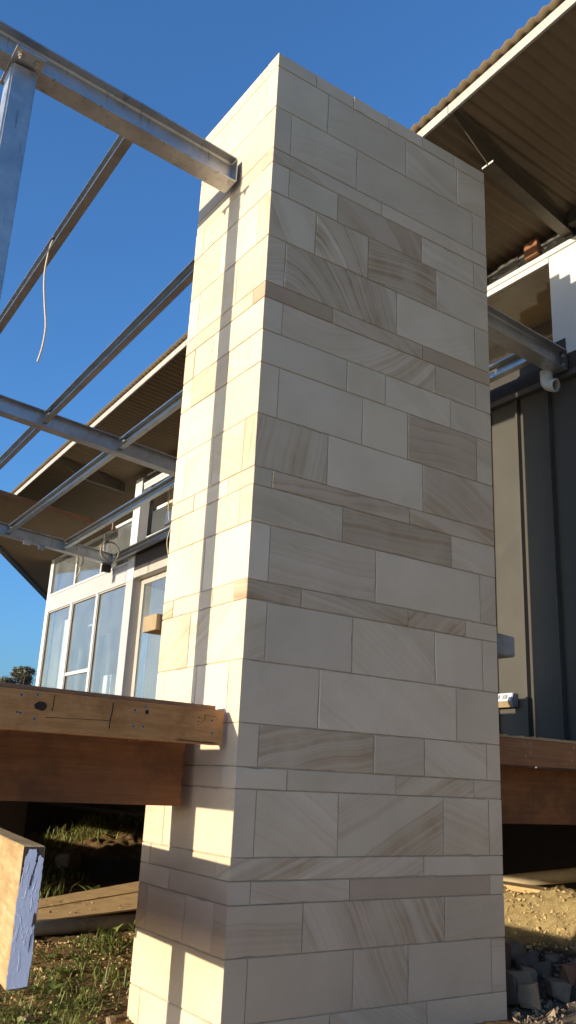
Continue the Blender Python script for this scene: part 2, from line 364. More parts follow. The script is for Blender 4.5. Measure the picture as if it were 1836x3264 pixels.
# ================================================================ STONE PILLAR
W, D = 1.98985, 1.02791
ROWS = [(4.742,4.631,[.321,.654,.987,1.319,1.653],[]),(4.631,4.297,[.431,1.153,1.685],[.145]),(4.297,3.962,[.131,.693,1.846],[]),(3.962,3.851,[.929],[.138]),
 (3.851,3.628,[.136,.539,1.315,1.846],[.907]),(3.628,3.294,[.367,.814,1.457],[.133,.627]),(3.294,2.96,[.136,1.078,1.84],[.367,.883]),(2.96,2.849,[.528,1.317],[.14]),
 (2.849,2.626,[.139,1.445,1.839],[.627,.885]),(2.626,2.403,[.658,.983,1.582],[.137,.399,.883]),(2.403,2.069,[.138,.794,1.183,1.834],[]),(2.069,1.735,[.526,1.32],[.137,.511,.878]),
 (1.735,1.624,[.129,1.201],[.292,.72]),(1.624,1.401,[.656,1.574],[.129,.88]),(1.401,1.067,[.136,.924,1.838],[.524]),(1.067,.955,[.37,1.192,1.694],[.126,.384,.887]),
 (.955,.621,[.14,.753,1.42,1.848],[.638]),(.621,.287,[.52,1.602],[.14,.506,.907]),(.287,.064,[.132,.929,1.328,1.866],[]),(.064,-.047,[.326,1.103,1.744],[.139]),
 (-.047,-.381,[.136,.682,1.481,1.874],[.775]),(-.381,-.493,[1.322],[.149,.911]),(-.493,-.604,[.13,.772,1.871],[.649]),(-.604,-.845,[.463,1.486],[.137,.448,.903]),
 (-.845,-1.14,[.136,.808,1.201,1.868],[]),(-1.14,-1.474,[.663,1.343],[.137,.886])]
# hand-noted bedding of the stones that stand out: (course, face, index) -> band, angle in degrees, curve, pink
SPEC = {(4,'f',2):(1.0,-42,.8,.45),(5,'f',0):(.5,-60,.2,.1),(5,'f',1):(.9,-48,1.6,.1),(5,'f',2):(1.0,5,.2,.35),(4,'f',1):(.1,0,0,0),(6,'f',1):(1.0,-52,1.0,.1),
 (7,'f',0):(.5,5,0,.85),(7,'f',1):(.8,-20,.3,.12),(7,'f',2):(.4,5,0,.8),(8,'f',1):(.75,20,-.5,.15),(8,'f',2):(.3,0,0,.05),(10,'f',3):(.9,4,.2,.42),(11,'f',0):(.95,80,.1,.12),
 (11,'f',2):(.6,-25,.2,.28),(12,'f',1):(1.0,6,0,.45),(12,'f',0):(.6,10,0,.3),(12,'f',2):(.9,-14,0,.3),(13,'f',1):(1.0,3,0,.3),(15,'f',0):(.8,-4,0,.28),(15,'f',1):(.5,-12,0,.15),(15,'f',2):(.9,40,0,.28),
 (16,'f',0):(.7,-35,0,.1),(16,'f',2):(.35,-35,0,.05),(17,'f',1):(.3,-30,0,0),(18,'f',1):(.7,12,.1,.1),(19,'f',3):(.5,20,0,.05),(19,'f',2):(.8,28,0,.05),(20,'f',2):(.8,26,0,0),(21,'f',0):(.8,22,0,.08),
 (22,'f',1):(.5,-14,0,.1),(22,'f',2):(.25,0,0,.62),(23,'f',1):(1.0,-60,0,.1),(23,'f',0):(.5,0,0,.28),(23,'f',2):(.25,10,0,.25),(23,'l',1):(.3,0,0,.12),(23,'l',2):(.9,30,.3,.2),(24,'f',2):(.6,-62,0,.1),(25,'f',2):(.2,20,0,.12),
 (15,'l',2):(.9,12,0,.25),(9,'l',1):(.9,20,0,.25),(10,'l',0):(.2,0,0,.0),(3,'l',1):(.5,10,0,.2),(7,'l',0):(.5,10,.5,.3),(8,'l',2):(.4,30,0,.2),(16,'l',0):(.7,28,0,.1),(16,'l',1):(.4,25,0,.05)}
pil = thing('stone_pillar', 'tall pale sandstone block pillar between the two timber decks', 'pillar', (W/2, D/2, -1.474))
J = 0.0029
def stone(a, b, key, nm='stone'):
    """one block: its outline in the wall face is slightly uneven, with a worn arris and a chip here and there"""
    face = key[1]; ax_ = 1 if face in 'lr' else 0
    dp = R.uniform(-.0014, .0014); bev = R.choice((.0018, .0026, .0036))
    u0, u1, z0, z1 = a[ax_]+J, b[ax_]-J, a[2]+J, b[2]-J
    if face in 'fb': lo = u0 if u0 < .01 or face == 'b' else None; hi = u1 if u1 > W-.01 or face == 'b' else None
    else: lo = u0 if u0 < .01 or face == 'r' else None; hi = u1 if u1 > D-.01 or face == 'r' else None
    def side(p, q, n):
        out = []; chip = R.randrange(n*3) if n > 2 else -1
        for i in range(n):
            t = i/n; w_ = -abs(R.gauss(0, .0007))
            if i == chip: w_ -= R.uniform(.003, .007)
            out.append((p[0]+(q[0]-p[0])*t, p[1]+(q[1]-p[1])*t, w_))
        return out
    nu, nz = max(2, min(12, int((u1-u0)/.06))), max(2, min(5, int((z1-z0)/.06)))
    ol = []
    for (p, q, n, nx, nz_) in (((u0, z0), (u1, z0), nu, 0, -1), ((u1, z0), (u1, z1), nz, 1, 0), ((u1, z1), (u0, z1), nu, 0, 1), ((u0, z1), (u0, z0), nz, -1, 0)):
        for i, (u, z, w_) in enumerate(side(p, q, n)):
            if i == 0: w_ = 0
            if nx and ((nx < 0 and lo is not None) or (nx > 0 and hi is not None)): w_ = 0
            ol.append((u+nx*w_, z+nz_*w_))
    d0, d1 = {'f': (a[1]+J+dp, b[1]-J), 'l': (a[0]+J+dp, b[0]-J), 'r': (b[0]-J+dp, a[0]+J), 'b': (b[1]-J+dp, a[1]+J)}[face]
    sg = 1 if d1 > d0 else -1; cu, cz_ = (u0+u1)/2, (z0+z1)/2; n = len(ol); mb = MB()
    def put(u, z, d): return Vector((u, d, z)) if ax_ == 0 else Vector((d, u, z))
    mb.v = [put(u-math.copysign(min(bev, abs(u-cu)), u-cu) if abs(u-cu) > (u1-u0)/2-.012 else u, z-math.copysign(bev, z-cz_) if abs(z-cz_) > (z1-z0)/2-.012 else z, d0) for u, z in ol]
    mb.v += [put(u, z, d0+sg*bev) for u, z in ol]+[put(u, z, d1) for u, z in ol]
    mb.f = [list(range(n)), list(range(2*n, 3*n))[::-1]]
    for k in range(2): mb.f += [[k*n+i, k*n+(i+1) % n, (k+1)*n+(i+1) % n, (k+1)*n+i] for i in range(n)]
    o = mb.build(nm, M['stone'], pil)
    bd, an, cv, pk = SPEC.get(key, (R.choice((.05, .1, .15, .35)), R.uniform(-40, 40), R.uniform(-.2, .2), R.choice((0, 0, 0, .03, .08))))
    o['band'] = float(bd); o['sa'] = math.cos(math.radians(an)); o['ca'] = -math.sin(math.radians(an)); o['cv'] = float(cv); o['pink'] = float(pk)
    o['tone'] = R.uniform(.90, 1.05)
T = 0.137
for i, (zt, zb, fj, lj) in enumerate(ROWS):
    fj = list(fj); lj = list(lj)
    left_wraps = bool(fj) and fj[0] < 0.2          # the left-face stone shows its thickness on the front
    right_wraps = bool(fj) and fj[-1] > 1.8
    xs = fj if left_wraps else [0]+fj
    xs = xs if right_wraps else xs+[W]
    for k in range(len(xs)-1):
        x0, x1 = xs[k], xs[k+1]
        stone((x0 if x0 > 0 else -J, -J, zb), (x1 if x1 < W else W+J, T, zt), (i, 'f', k+(1 if left_wraps else 0)))
    if left_wraps: ys = [-J]+[y for y in lj if y > .2]
    else: ys = [T]+[y for y in lj if y > .2]
    back_wraps = ys[-1] > .85
    ends = ys[1:]+([D+J] if True else [])
    for k in range(len(ys)):
        y0, y1 = ys[k], ends[k]
        xe = T
        if left_wraps and k == 0: xe = fj[0]
        stone((-J, y0, zb), (xe, y1, zt), (i, 'l', k))
    # right side, and the back
    ry = [-J if right_wraps else T, R.choice((.45, .55, .62, .7)), D+J]
    for k in range(2): stone((fj[-1] if right_wraps else W-T, ry[k], zb), (W+J, ry[k+1], zt), (i, 'r', k))
    bxs = [T, R.choice((.5, .62, .8)), R.choice((1.1, 1.25, 1.4)), W-T]
    for k in range(3): stone((bxs[k], D-T, zb), (bxs[k+1], D+J, zt), (i, 'b', k))
MB().box((.85, .40, 4.743), (1.30, .82, 4.94)).box((1.0, .52, 4.9405), (1.18, .70, 5.02)).build('shadow_block', M['galv'], pil, .004)  # unseen block added on the pillar top to cast the panel's stepped shadow
box('mortar_core', (.0055, .0055, -1.474), (W-.0055, D-.0055, 4.735), M['mortar'], pil)

# ================================================================ GALVANISED FRAME
SL = 0.0865
def zb_(x): return 3.921-SL*x                       # underside of the sloping beams
def ibeam(x0, x1, y0, y1, name_label, d=0.2, b=0.15, parts=()):
    th = thing('steel_beam', name_label, 'steel beam', ((x0+x1)/2, (y0+y1)/2, zb_((x0+x1)/2)), 'sloping steel roof beams')
    hb, tf, tw = b/2, .0105, .0075
    r = .012
    prof = [(-hb, 0), (hb, 0), (hb, tf), (tw/2+r, tf), (tw/2, tf+r), (tw/2, d-tf-r), (tw/2+r, d-tf), (hb, d-tf), (hb, d), (-hb, d), (-hb, d-tf), (-tw/2-r, d-tf), (-tw/2, d-tf-r), (-tw/2, tf+r), (-tw/2-r, tf), (-hb, tf)]
    p0 = Vector((x0, y0, zb_(x0))); p1 = Vector((x1, y1, zb_(x1)))
    u = Vector((-(p1-p0).y, (p1-p0).x, 0)).normalized(); v = Vector((0, 0, 1))
    MB().prism(prof, p0, p1, u, v).build('beam_section', M['galv'], th)
    return th, p0, p1
BY = .485
b1, _, _ = ibeam(-4.2, -.04, BY, BY, 'galvanised I-beam bolted over the post and meeting the left side of the pillar')
MB().box((-.039, BY-.0745, zb_(0)+.012), (-.032, BY+.0745, zb_(0)+.192)).build('end_plate', M['galv'], b1)
b1r, _, _ = ibeam(W+.01, 3.44, BY, BY, 'galvanised I-beam between the right side of the pillar and the white house wall')
MB().box((3.441, BY-.078, zb_(3.44)-.002), (3.455, BY+.078, zb_(3.44)+.188)).build('end_plate', M['trim'], b1r)
for dy in (-.05, .05):
    for dz in (.05, .14):
        MB().tube([(3.425, BY+dy, zb_(3.44)+dz), (3.4405, BY+dy, zb_(3.44)+dz)], .014, 6).build('bolt', M['bolt'], b1r)
b2, _, _ = ibeam(-3.0, 3.44, 5.59, 5.58, 'second galvanised I-beam crossing behind the pillar, middle of the roof frame')
b3, _, _ = ibeam(-2.5, 3.46, 10.58, 10.52, 'farthest galvanised I-beam, ending at the white column beside the glazed door')
MB().box((3.30, 10.55, zb_(3.4)-.13), (3.46, 10.63, zb_(3.4)-.003)).build('bracket', M['dark'], b3)
MB().tube([(2.05, 10.45, zb_(2.05)-.05), (2.15, 10.45, zb_(2.1)-.05)], .045, 10).build('junction_box', M['outbox'], b3)
MB().box((1.78, 10.42, zb_(1.8)-.075), (1.9, 10.47, zb_(1.8)-.003)).build('packer', M['white'], b3)

def drift(x0, y): return x0+.026*y
def purlin(x0, ya, yb, label, cleats=(False, False)):
    """C150 purlin, open to the left, running back between two beams"""
    xa, xb = drift(x0, ya), drift(x0, yb)
    th = thing('steel_purlin', label, 'purlin', ((xa+xb)/2, (ya+yb)/2, zb_((xa+xb)/2)+.03), 'C-section purlins between the steel beams')
    t = .004; dp = .15; fl = .064; lip = .02
    prof = [(0, 0), (0, dp), (-fl, dp), (-fl, dp-lip), (-fl+t, dp-lip), (-fl+t, dp-t), (-t, dp-t), (-t, t), (-fl+t, t), (-fl+t, lip), (-fl, lip), (-fl, 0)]
    sl = Vector((1, 0, -SL)).normalized()
    p0 = Vector((xa, ya, zb_(xa)+.03)); p1 = Vector((xb, yb, zb_(xb)+.03))
    MB().prism(prof, p0, p1, sl, Vector((SL, 0, 1)).normalized()).build('purlin_section', M['purlin'], th)
    for on, yy, sg in ((cleats[0], ya, 1), (cleats[1], yb, -1)):
        if on:
            xx = drift(x0, yy); z0 = zb_(xx)+.03
            y0, y1 = sorted((yy, yy+sg*.09))
            MB().box((xx-.013, y0, z0+.02), (xx-.0045, y1, z0+.13)).build('cleat', M['galv'], th)
            for k in (.05, .10):
                MB().tube([(xx-.03, yy+sg*.055, z0+k), (xx-.013, yy+sg*.055, z0+k)], .012, 6).build('bolt', M['bolt'], th)
    return th
e = .075
PB = 5.585
purlin(-.75, BY+e, PB-e, 'first purlin from the left, with a loose white cable hanging from it against the sky', (1, 1))
purlin(-.75, PB+e, 10.5, 'far length of the leftmost purlin line, behind the second beam', (0, 0))
purlin(.277, D+.02, PB-e, 'purlin against open sky, rising from the second beam to the back of the pillar', (0, 1))
purlin(.277, PB+e, 10.5, 'purlin at the left edge of the picture beyond the second beam, against the sky', (1, 1))
purlin(1.25, D+.02, PB-e, 'purlin below the corrugated eave, from the second beam up to the back of the pillar', (0, 1))
purlin(1.265, PB+e, 10.5, 'purlin under the eave between the second and the farthest beam', (1, 1))
purlin(2.26, D+.02, PB-e, 'purlin hidden mostly by the pillar, fourth in the row before the second beam', (0, 0))
purlin(2.265, PB+e, 10.5, 'purlin with coiled white cables hanging from it, in front of the clerestory', (0, 1))
purlin(3.18, BY+e+.01, PB-e, 'purlin close to the dark cladding, beside the white pipe elbow on the right', (1, 0))
purlin(3.2, PB+e, 10.5, 'purlin nearest the glazed door, below the dark clerestory glass', (0, 1))

# the post
ps = thing('steel_post', 'square galvanised steel post with a bolted cap plate at the left edge', 'steel post', (-1.525, .485, -1.3))
px0, px1, py0, py1 = -1.602, -1.447, .405, .56
zt = zb_(-1.525)
MB().box((px0, py0, -1.3), (px1, py1, zt-.024)).build('post_tube', M['galv'], ps, .012, False, None, 2)
cp = MB(); zc = lambda x: zb_(x)-.003
cp.add([(x, y, zc(x)-q) for q in (.014, 0) for x, y in ((px0-.01, .295), (px1+.015, .295), (px1+.015, .655), (px0-.01, .655))],
       [(0, 3, 2, 1), (4, 5, 6, 7), (0, 1, 5, 4), (1, 2, 6, 5), (2, 3, 7, 6), (3, 0, 4, 7)])
plate = cp.build('cap_plate', M['galv'], ps)
for bx_, by_ in ((px0+.028, .345), (px1-.025, .345), (px0+.028, .615), (px1-.025, .615)):
    z = zc(bx_)-.014
    nb = MB().tube([(bx_, by_, z-.004), (bx_, by_, z)], .021, 12).tube([(bx_, by_, z-.02), (bx_, by_, z-.004)], .0165, 6).tube([(bx_, by_, z-.036), (bx_, by_, z-.02)], .0095, 8)
    nb.build('bolt', M['bolt'], ps)

# ================================================================ HOUSE
XW = 3.55
H = thing('house', 'unfinished house with corrugated eaves, charcoal cladding and tall white framed windows', 'house', (5.5, 5, -1.3))
# roof: corrugated skillion sheet rising outwards to the eave
RS = .085
def ex(y): return 1.709+.037*(y-.112)                 # eave line
def rz(x, y): return 5.345-RS*(x-ex(y)-.08)             # underside of the roof steel
def corrugated(x_of, zf, y0, y1, xr, pitch=.118, amp=.0135, per=10):
    b = MB(); n = int((y1-y0)/pitch*per); nx = len(xr)
    for j in range(n+1):
        y = y0+(y1-y0)*j/n; a = amp*math.sin(2*math.pi*(y-y0)/pitch)
        for q in xr:
            x = x_of(y)+q; z = zf(x, y)+a
            b.v.append(Vector((x, y, z)))
    k = len(b.v)
    b.v += [p+Vector((0, 0, .0025)) for p in b.v]
    for j in range(n):
        for i in range(nx-1):
            a0 = j*nx+i; b.f.append([a0, a0+nx, a0+nx+1, a0+1]); b.f.append([k+a0, k+a0+1, k+a0+nx+1, k+a0+nx])
        b.f.append([j*nx, k+j*nx, k+(j+1)*nx, (j+1)*nx])
    return b
corrugated(ex, lambda x, y: rz(x, y)+.0165, -4.5, 14.3, [-.052, .02, .5, 1.2, 2.2, 3.4, 5.0]).build('roof_sheet', M['roof'], H, 0, True)
def lbar(name, pts, prof, m, par):
    b = MB(); n = len(prof)
    for x, y, z in pts: b.v += [Vector((x+a, y, z+c)) for a, c in prof]
    for i in range(len(pts)-1):
        for j in range(n): b.f.append([i*n+j, i*n+(j+1) % n, (i+1)*n+(j+1) % n, (i+1)*n+j])
    b.f.append(list(range(n))); b.f.append([(len(pts)-1)*n+j for j in range(n)])
    return b.build(name, m, par)
angle = [(0, 0), (.022, 0), (.022, .005), (.006, .005), (.006, .086), (0, .086)]
for ya, yb in ((-4.5, .112), (.118, 5.0), (5.006, 10.3), (10.306, 14.2)):
    lbar('fascia_angle', [(ex(y), y, 5.25) for y in (ya, yb)], angle, M['fascia'], H)
# roof rafters, tapered to the eave
def rafter(y, nm='rafter'):
    hw = .055; xs = [ex(y)+.012, ex(y)+.545, 3.545]
    yy = [y+.15*(x-ex(y)) for x in xs]
    top = [rz(x, y)-.002 for x in xs]; dep = [.035, .222, .15]; dep[2] = top[2]-5.055
    wb = MB()
    for s in (-.005, .005):
        wb.v += [Vector((x, v+s, tz)) for x, v, tz in zip(xs, yy, top)]+[Vector((x, v+s, tz-d)) for x, v, tz, d in zip(xs, yy, top, dep)]
    wb.f = [[0, 1, 4, 3], [1, 2, 5, 4], [6, 9, 10, 7], [7, 10, 11, 8], [3, 4, 10, 9], [4, 5, 11, 10], [0, 6, 7, 1], [1, 7, 8, 2], [0, 3, 9, 6], [2, 8, 11, 5]]
    o = wb.build(nm, M['galv2'], H)
    fl = MB()
    for i0, i1, d0, d1, t in ((1, 2, dep[1], dep[2], -.01), (0, 2, 0, 0, .0015)):
        fl.add([(xs[i], yy[i]+s, top[i]-d+q) for i, d in ((i0, d0), (i1, d1)) for s in (-hw, hw) for q in (0, t)],
               [(0, 1, 3, 2), (4, 6, 7, 5), (0, 4, 5, 1), (2, 3, 7, 6), (0, 2, 6, 4), (1, 5, 7, 3)])
    fl.build('flange', M['galv2'], o)
    MB().box((xs[1]-.006, yy[1]-hw-.008, top[1]-dep[1]-.012), (xs[1]-.001, yy[1]-.008, top[1]-dep[1]+.004)).box((xs[1]-.006, yy[1]+.008, top[1]-dep[1]-.012), (xs[1]-.001, yy[1]+hw+.008, top[1]-dep[1]+.004)).build('end_tab', M['white'], o)
    return o
M['galv2'] = galv('rafter_steel', (0.17, 0.14, 0.10), 0.6, 0.3, False)
for y in (-4.3, .112, 5.0, 10.3): rafter(y)
# cross girt under the sheet on the right
MB().prism([(0, 0), (.09, 0), (.09, .006), (.006, .006), (.006, .14), (0, .14)], (3.42, -4.4, rz(3.42, 0)-.145), (3.42, .29, rz(3.42, 0)-.145), (1, 0, 0), (0, 0, 1)).build('eave_girt', M['dark'], H)

# perforated channel between wall head and soffit
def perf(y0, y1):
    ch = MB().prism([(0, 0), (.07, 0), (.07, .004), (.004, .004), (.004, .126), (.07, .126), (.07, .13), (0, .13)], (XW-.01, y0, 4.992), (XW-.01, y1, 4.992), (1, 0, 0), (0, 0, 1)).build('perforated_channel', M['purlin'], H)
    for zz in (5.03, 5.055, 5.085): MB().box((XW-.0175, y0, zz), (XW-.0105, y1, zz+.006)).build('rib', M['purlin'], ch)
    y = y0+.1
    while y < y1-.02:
        MB().tube([(XW-.0145, y, 5.043), (XW-.0105, y, 5.043)], .017, 12).build('hole_light_disc', M['white'], ch); y += .11  # pale discs painted where light would show through the holes
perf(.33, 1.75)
MB().box((XW-.075, .70, 5.0), (XW-.021, .86, 5.17)).build('timber_block', M['redR'], H, .003)
MB().box((XW-.075, 1.40, 4.99), (XW-.021, 1.52, 5.17)).build('timber_block', M['redR'], H, .003)
MB().box((XW-.03, .98, 5.0), (XW-.0185, 1.24, 5.13)).build('joiner_plate', M['purlin'], H, .001)
MB().box((XW+.02, -4.4, 4.97), (XW+.1, 9.6, 5.17)).build('wall_lining', M['dark'], H)
# head flashing and clerestory, right side
MB().box((XW-.010, -4.4, 3.803), (XW+.05, .098, 4.930)).build('unseen_dark_wall', M['clad'], H)  # unseen stretch made dark to keep bright reflections off the right beam
MB().box((XW-.028, .10, 4.932), (XW+.03, 9.6, 4.985)).build('head_flashing', M['white'], H, .002)
MB().box((XW-.020, .62, 4.868), (XW+.03, 9.6, 4.929)).build('window_head', M['white'], H, .002)
MB().box((XW-.012, .10, 3.852), (XW+.05, .618, 4.929)).build('white_wall_panel', M['white'], H)
MB().box((XW-.045, .10, 3.815), (XW+.02, .47, 3.850)).build('panel_drip', M['white'], H, .003)
MB().box((XW+.02, .618, 4.01), (XW+.026, 8.7, 4.868)).build('clerestory_glass', M['glassd'], H)
MB().box((XW-.006, .60, 4.0), (XW+.03, 8.7, 4.032)).build('clerestory_sill', M['trim'], H)
MB().box((XW+.001, .601, 4.033), (XW+.018, .625, 4.867)).build('clerestory_jamb', M['white'], H)
MB().box((4.6, -4.4, .37), (4.7, 7.8, 5.05)).build('room_wall', simple('raw_board', (0.40, 0.35, 0.22), 0.8), H)
MB().box((XW+.12, -4.4, 5.0), (4.58, 7.8, 5.03)).build('room_ceiling', simple('raw_ceiling', (0.30, 0.245, 0.125), 0.8), H)
# ledger, eave lining and trims above the cladding
MB().box((XW-.05, -4.4, 3.64), (XW+.03, 8.35, 3.80)).build('ledger', M['dark'], H, .002)
MB().box((XW-.066, -4.4, 3.585), (XW+.02, 8.35, 3.637)).build('cladding_trim', M['trim'], H, .002)
MB().box((XW-.02, .48, 3.803), (XW+.03, 8.35, 3.998)).build('wall_lining', M['dark'], H)
# vertical charcoal cladding: pans and standing ribs
SEAM = 1.06; PW = .362
k = -14
for k in range(-15, 21):
    y0 = SEAM+k*PW
    if y0 > 8.1: break
    MB().box((XW+.002, y0+.0005, .37), (XW+.012, y0+PW-.0005, 3.584)).build('cladding_panel', M['clad'], H)
    MB().prism([(0, 0), (-.046, .004), (-.048, .026), (0, .030)], (XW+.0015, y0-.015, .372), (XW+.0015, y0-.015, 3.583), (1, 0, 0), (0, 1, 0)).build('cladding_rib', M['clad'], H)
MB().box((XW+.02, -4.4, -.2), (XW+.12, 8.2, 3.63)).build('wall_core', M['dark'], H)
# underfloor and base
MB().box((XW+.0, -4.4, .12), (9.5, 14.2, .36)).build('floor_slab', M['floorin'], H)
MB().box((9.3, -4.4, -1.34), (9.5, 14.2, .119)).build('base_wall', M['dark'], H)
MB().box((3.7, 4.2, -1.34), (3.85, 14.2, .119)).build('base_wall', M['endg'], H)  # coloured near black so the shaded void under the deck stays dark
MB().box((3.86, 14.05, -1.34), (9.29, 14.2, .119)).build('base_wall', M['dark'], H)
MB().box((3.9, 4.2, -1.34), (9.29, 4.35, .119)).build('base_wall', M['dark'], H)

# the glazed wing on the left
def frame_bar(a, b, m='white'): return MB().box(a, b).build('window_frame', M[m], H, .003)
XF, XB = XW-.02, XW+.06
MB().box((XF, 13.99, .37), (XB+.05, 14.17, 4.43)).build('corner_post', M['white'], H, .004)
MB().box((XF-.004, 9.95, 3.262), (XB, 13.985, 3.556)).build('spandrel_panel', M['band'], H, .003)
MB().box((XF-.018, 9.95, 3.558), (XB, 13.985, 3.60)).build('clerestory_sill', M['white'], H, .003)
MB().box((XF-.008, 9.95, 3.225), (XB, 13.985, 3.259)).build('window_head', M['white'], H, .003)
MB().box((XF, 9.95, 4.375), (XB, 13.985, 4.43)).build('clerestory_head', M['white'], H, .003)
for y in (12.60, 11.235): MB().box((XF, y-.03, 3.603), (XB, y+.03, 4.373)).build('clerestory_mullion', M['white'], H, .003)
for ya, yb in ((12.632, 13.985), (11.267, 12.568), (9.952, 11.203)):
    MB().box((XW+.02, ya, 3.603), (XW+.026, yb, 4.373)).build('clerestory_glass', M['glass'], H)
for y, hw in ((12.615, .055), (11.28, .045)): MB().box((XF, y-hw, .37), (XB, y+hw, 3.222)).build('mullion', M['white'], H, .004)
def window(y0, y1, z0, z1, mid=None, x=XW+.012):
    fr = MB(); q = .022
    for a, b in (((x-.012, y0, z0), (x+.035, y0+q, z1)), ((x-.012, y1-q, z0), (x+.035, y1, z1)), ((x-.012, y0+q+.0005, z1-q), (x+.035, y1-q-.0005, z1)), ((x-.012, y0+q+.0005, z0), (x+.035, y1-q-.0005, z0+q))): fr.box(a, b)
    o = fr.build('window', M['fascia'], H)
    se = MB(); e_ = .009; xa, xb = x-.006, x+.0095
    for a_, b_ in (((xa, y0+q, z0+q), (xb, y0+q+e_, z1-q)), ((xa, y1-q-e_, z0+q), (xb, y1-q, z1-q)), ((xa, y0+q+e_, z1-q-e_), (xb, y1-q-e_, z1-q)), ((xa, y0+q+e_, z0+q), (xb, y1-q-e_, z0+q+e_))): se.box(a_, b_)
    se.build('seal', M['dark'], o)
    if mid:
        MB().box((x-.018, y0+q+.001, mid-.03), (x+.036, y1-q-.001, mid+.03)).build('transom', M['white'], o)
        MB().box((x+.01, y0+q, mid+.03), (x+.016, y1-q, z1-q)).build('pane', M['glass'], o)
        MB().box((x+.02, y0+q, z0+q), (x+.026, y1-q, mid-.03)).build('pane', M['glass'], o)
    else: MB().box((x+.01, y0+q, z0+q), (x+.016, y1-q, z1-q)).build('pane', M['glass'], o)
window(12.672, 13.985, .4, 3.222)
window(11.327, 12.558, .4, 3.222, 1.80)
window(9.952, 11.233, .4, 3.222)
MB().box((XF-.01, 9.66, .37), (XB+.10, 9.948, 3.222)).build('corner_post', M['band'], H, .004)
MB().box((XF-.012, 9.66, 3.225), (XB+.06, 9.948, 5.12)).build('white_column', M['white'], H, .004)
# far clerestory return to the dark glass
MB().box((XF, 8.36, 3.86), (XB, 9.30, 3.93)).build('clerestory_sill', M['white'], H, .003)
MB().box((XF, 9.30, 3.80), (XB, 9.658, 4.86)).build('clerestory_jamb', M['trim'], H, .003)
# sliding door, set back
MB().box((XF-.006, 8.36, 3.25), (XB+.14, 9.655, 3.38)).build('door_head', M['fascia'], H, .003)
MB().box((XF+.0, 8.36, 3.383), (XB, 9.655, 3.795)).build('door_lining', M['dark'], H)
dr = MB().box((XW+.135, 9.54, .37), (XW+.185, 9.657, 3.247)).build('door', M['fascia'], H, .003)
MB().box((XW+.135, 8.36, 3.15), (XW+.185, 9.538, 3.247)).build('door_rail', M['fascia'], dr, .003)
MB().box((XW+.155, 8.36, .40), (XW+.161, 9.538, 3.148)).build('pane', M['glass'], dr)
MB().box((XW+.02, 8.2, .37), (XW+.14, 8.358, 3.63)).build('door_jamb', M['fascia'], H, .003)
# room behind the glass
MB().box((XW+.16, 8.0, .362), (7.4, 14.0, .372)).build('room_floor', M['floorin'], H)
MB().box((XW+.13, 8.0, 4.45), (7.6, 14.15, 4.50)).build('room_ceiling', M['wallin'], H)
MB().box((XW+.17, 7.9, .373), (7.4, 7.99, 4.448)).build('room_wall', M['wallin'], H)
bw = MB()   # far wall of the room with three tall openings
ys = [8.0, 8.9, 9.7, 10.4, 11.2, 11.9, 12.7, 13.1, 13.95]
for a, b in zip(ys[::2], ys[1::2]): bw.box((7.4, a, .373), (7.5, b, 4.448))
bw.box((7.4, ys[-1], .373), (7.5, 14.0, 4.448)); bw.box((7.41, 8.0, 3.3), (7.49, 14.0, 4.447)); bw.box((7.412, 8.0, .374), (7.488, 14.0, 1.1))
bw.build('room_wall', M['wallin'], H)
ew = MB()                                            # end wall with two slim windows
for i, (xa, xb) in enumerate(((XW+.17, 4.55), (4.75, 5.75), (5.95, 7.39))): ew.box((xa, 14.01, .373), (xb, 14.12, 4.448))
for xa, xb in ((4.551, 4.749), (5.751, 5.949)): ew.box((xa, 14.012, 3.2), (xb, 14.118, 4.446)); ew.box((xa, 14.012, .375), (xb, 14.118, 1.0))
ew.build('room_wall', M['wallin'], H)

for xs_, zt_ in ((3.92, 3.1), (4.22, 2.5), (4.46, 3.15), (4.86, 2.9), (5.2, 3.1)):
    MB().box((xs_, 13.72, .374), (xs_+.07, 14.008, zt_)).build('room_stud', M['wallin'], H)
for ya_, yb_, zt_ in ((10.9, 11.3, 1.25), (12.5, 12.9, 1.9), (9.1, 9.5, 2.2)): MB().box((4.5, ya_, .374), (4.9, yb_, zt_)).build('stored_carton', M['wallin'], H)

# the lower splayed roof over the far end
Z2 = lambda x: 4.578-.104*(x-1.327)
P2 = [(-1.5, 10.70), (-.02, 10.70)]
poly = [(-.02, 10.70), (2.457, 14.411), (5.4, 18.8), (6.2, 18.8), (6.2, 10.70)]
def inside_x(y):                                     # splay line
    return -.02+(y-10.70)*(2.457+.02)/(14.411-10.70)
b = MB(); n = 900
rows = 0
for j in range(n+1):
    y = 10.72+(18.8-10.72)*j/n; a = .0095*math.sin(2*math.pi*y/.088)
    xl = inside_x(y); xr = 6.3
    for i in range(6):
        x = xl+(xr-xl)*i/5; b.v.append(Vector((x, y, Z2(x)+.05+a)))
for j in range(n):
    for i in range(5): b.f.append([j*6+i, j*6+i+1, (j+1)*6+i+1, (j+1)*6+i])
b.build('lower_roof_sheet', M['roof'], H, 0, True)
MB().prism([(0, 0), (.05, 0), (.05, .075), (0, .075)], (-.3, 10.70, Z2(-.3)-.015), (XW-.03, 10.70, Z2(XW-.03)-.015), (0, 1, 0), (0, 0, 1)).build('roof_beam', M['redR'], H, .003)
dv = Vector((2.477, 3.711, 0)).normalized()
pA = Vector((-.02, 10.72, Z2(-.02)-.01)); pB = pA+dv*9.6; pB.z = Z2(pB.x)-.01
MB().prism([(0, 0), (.03, 0), (.03, .075), (0, .075)], pA, pB, Vector((-dv.y, dv.x, 0)), (0, 0, 1)).build('fascia_angle', M['roof'], H)
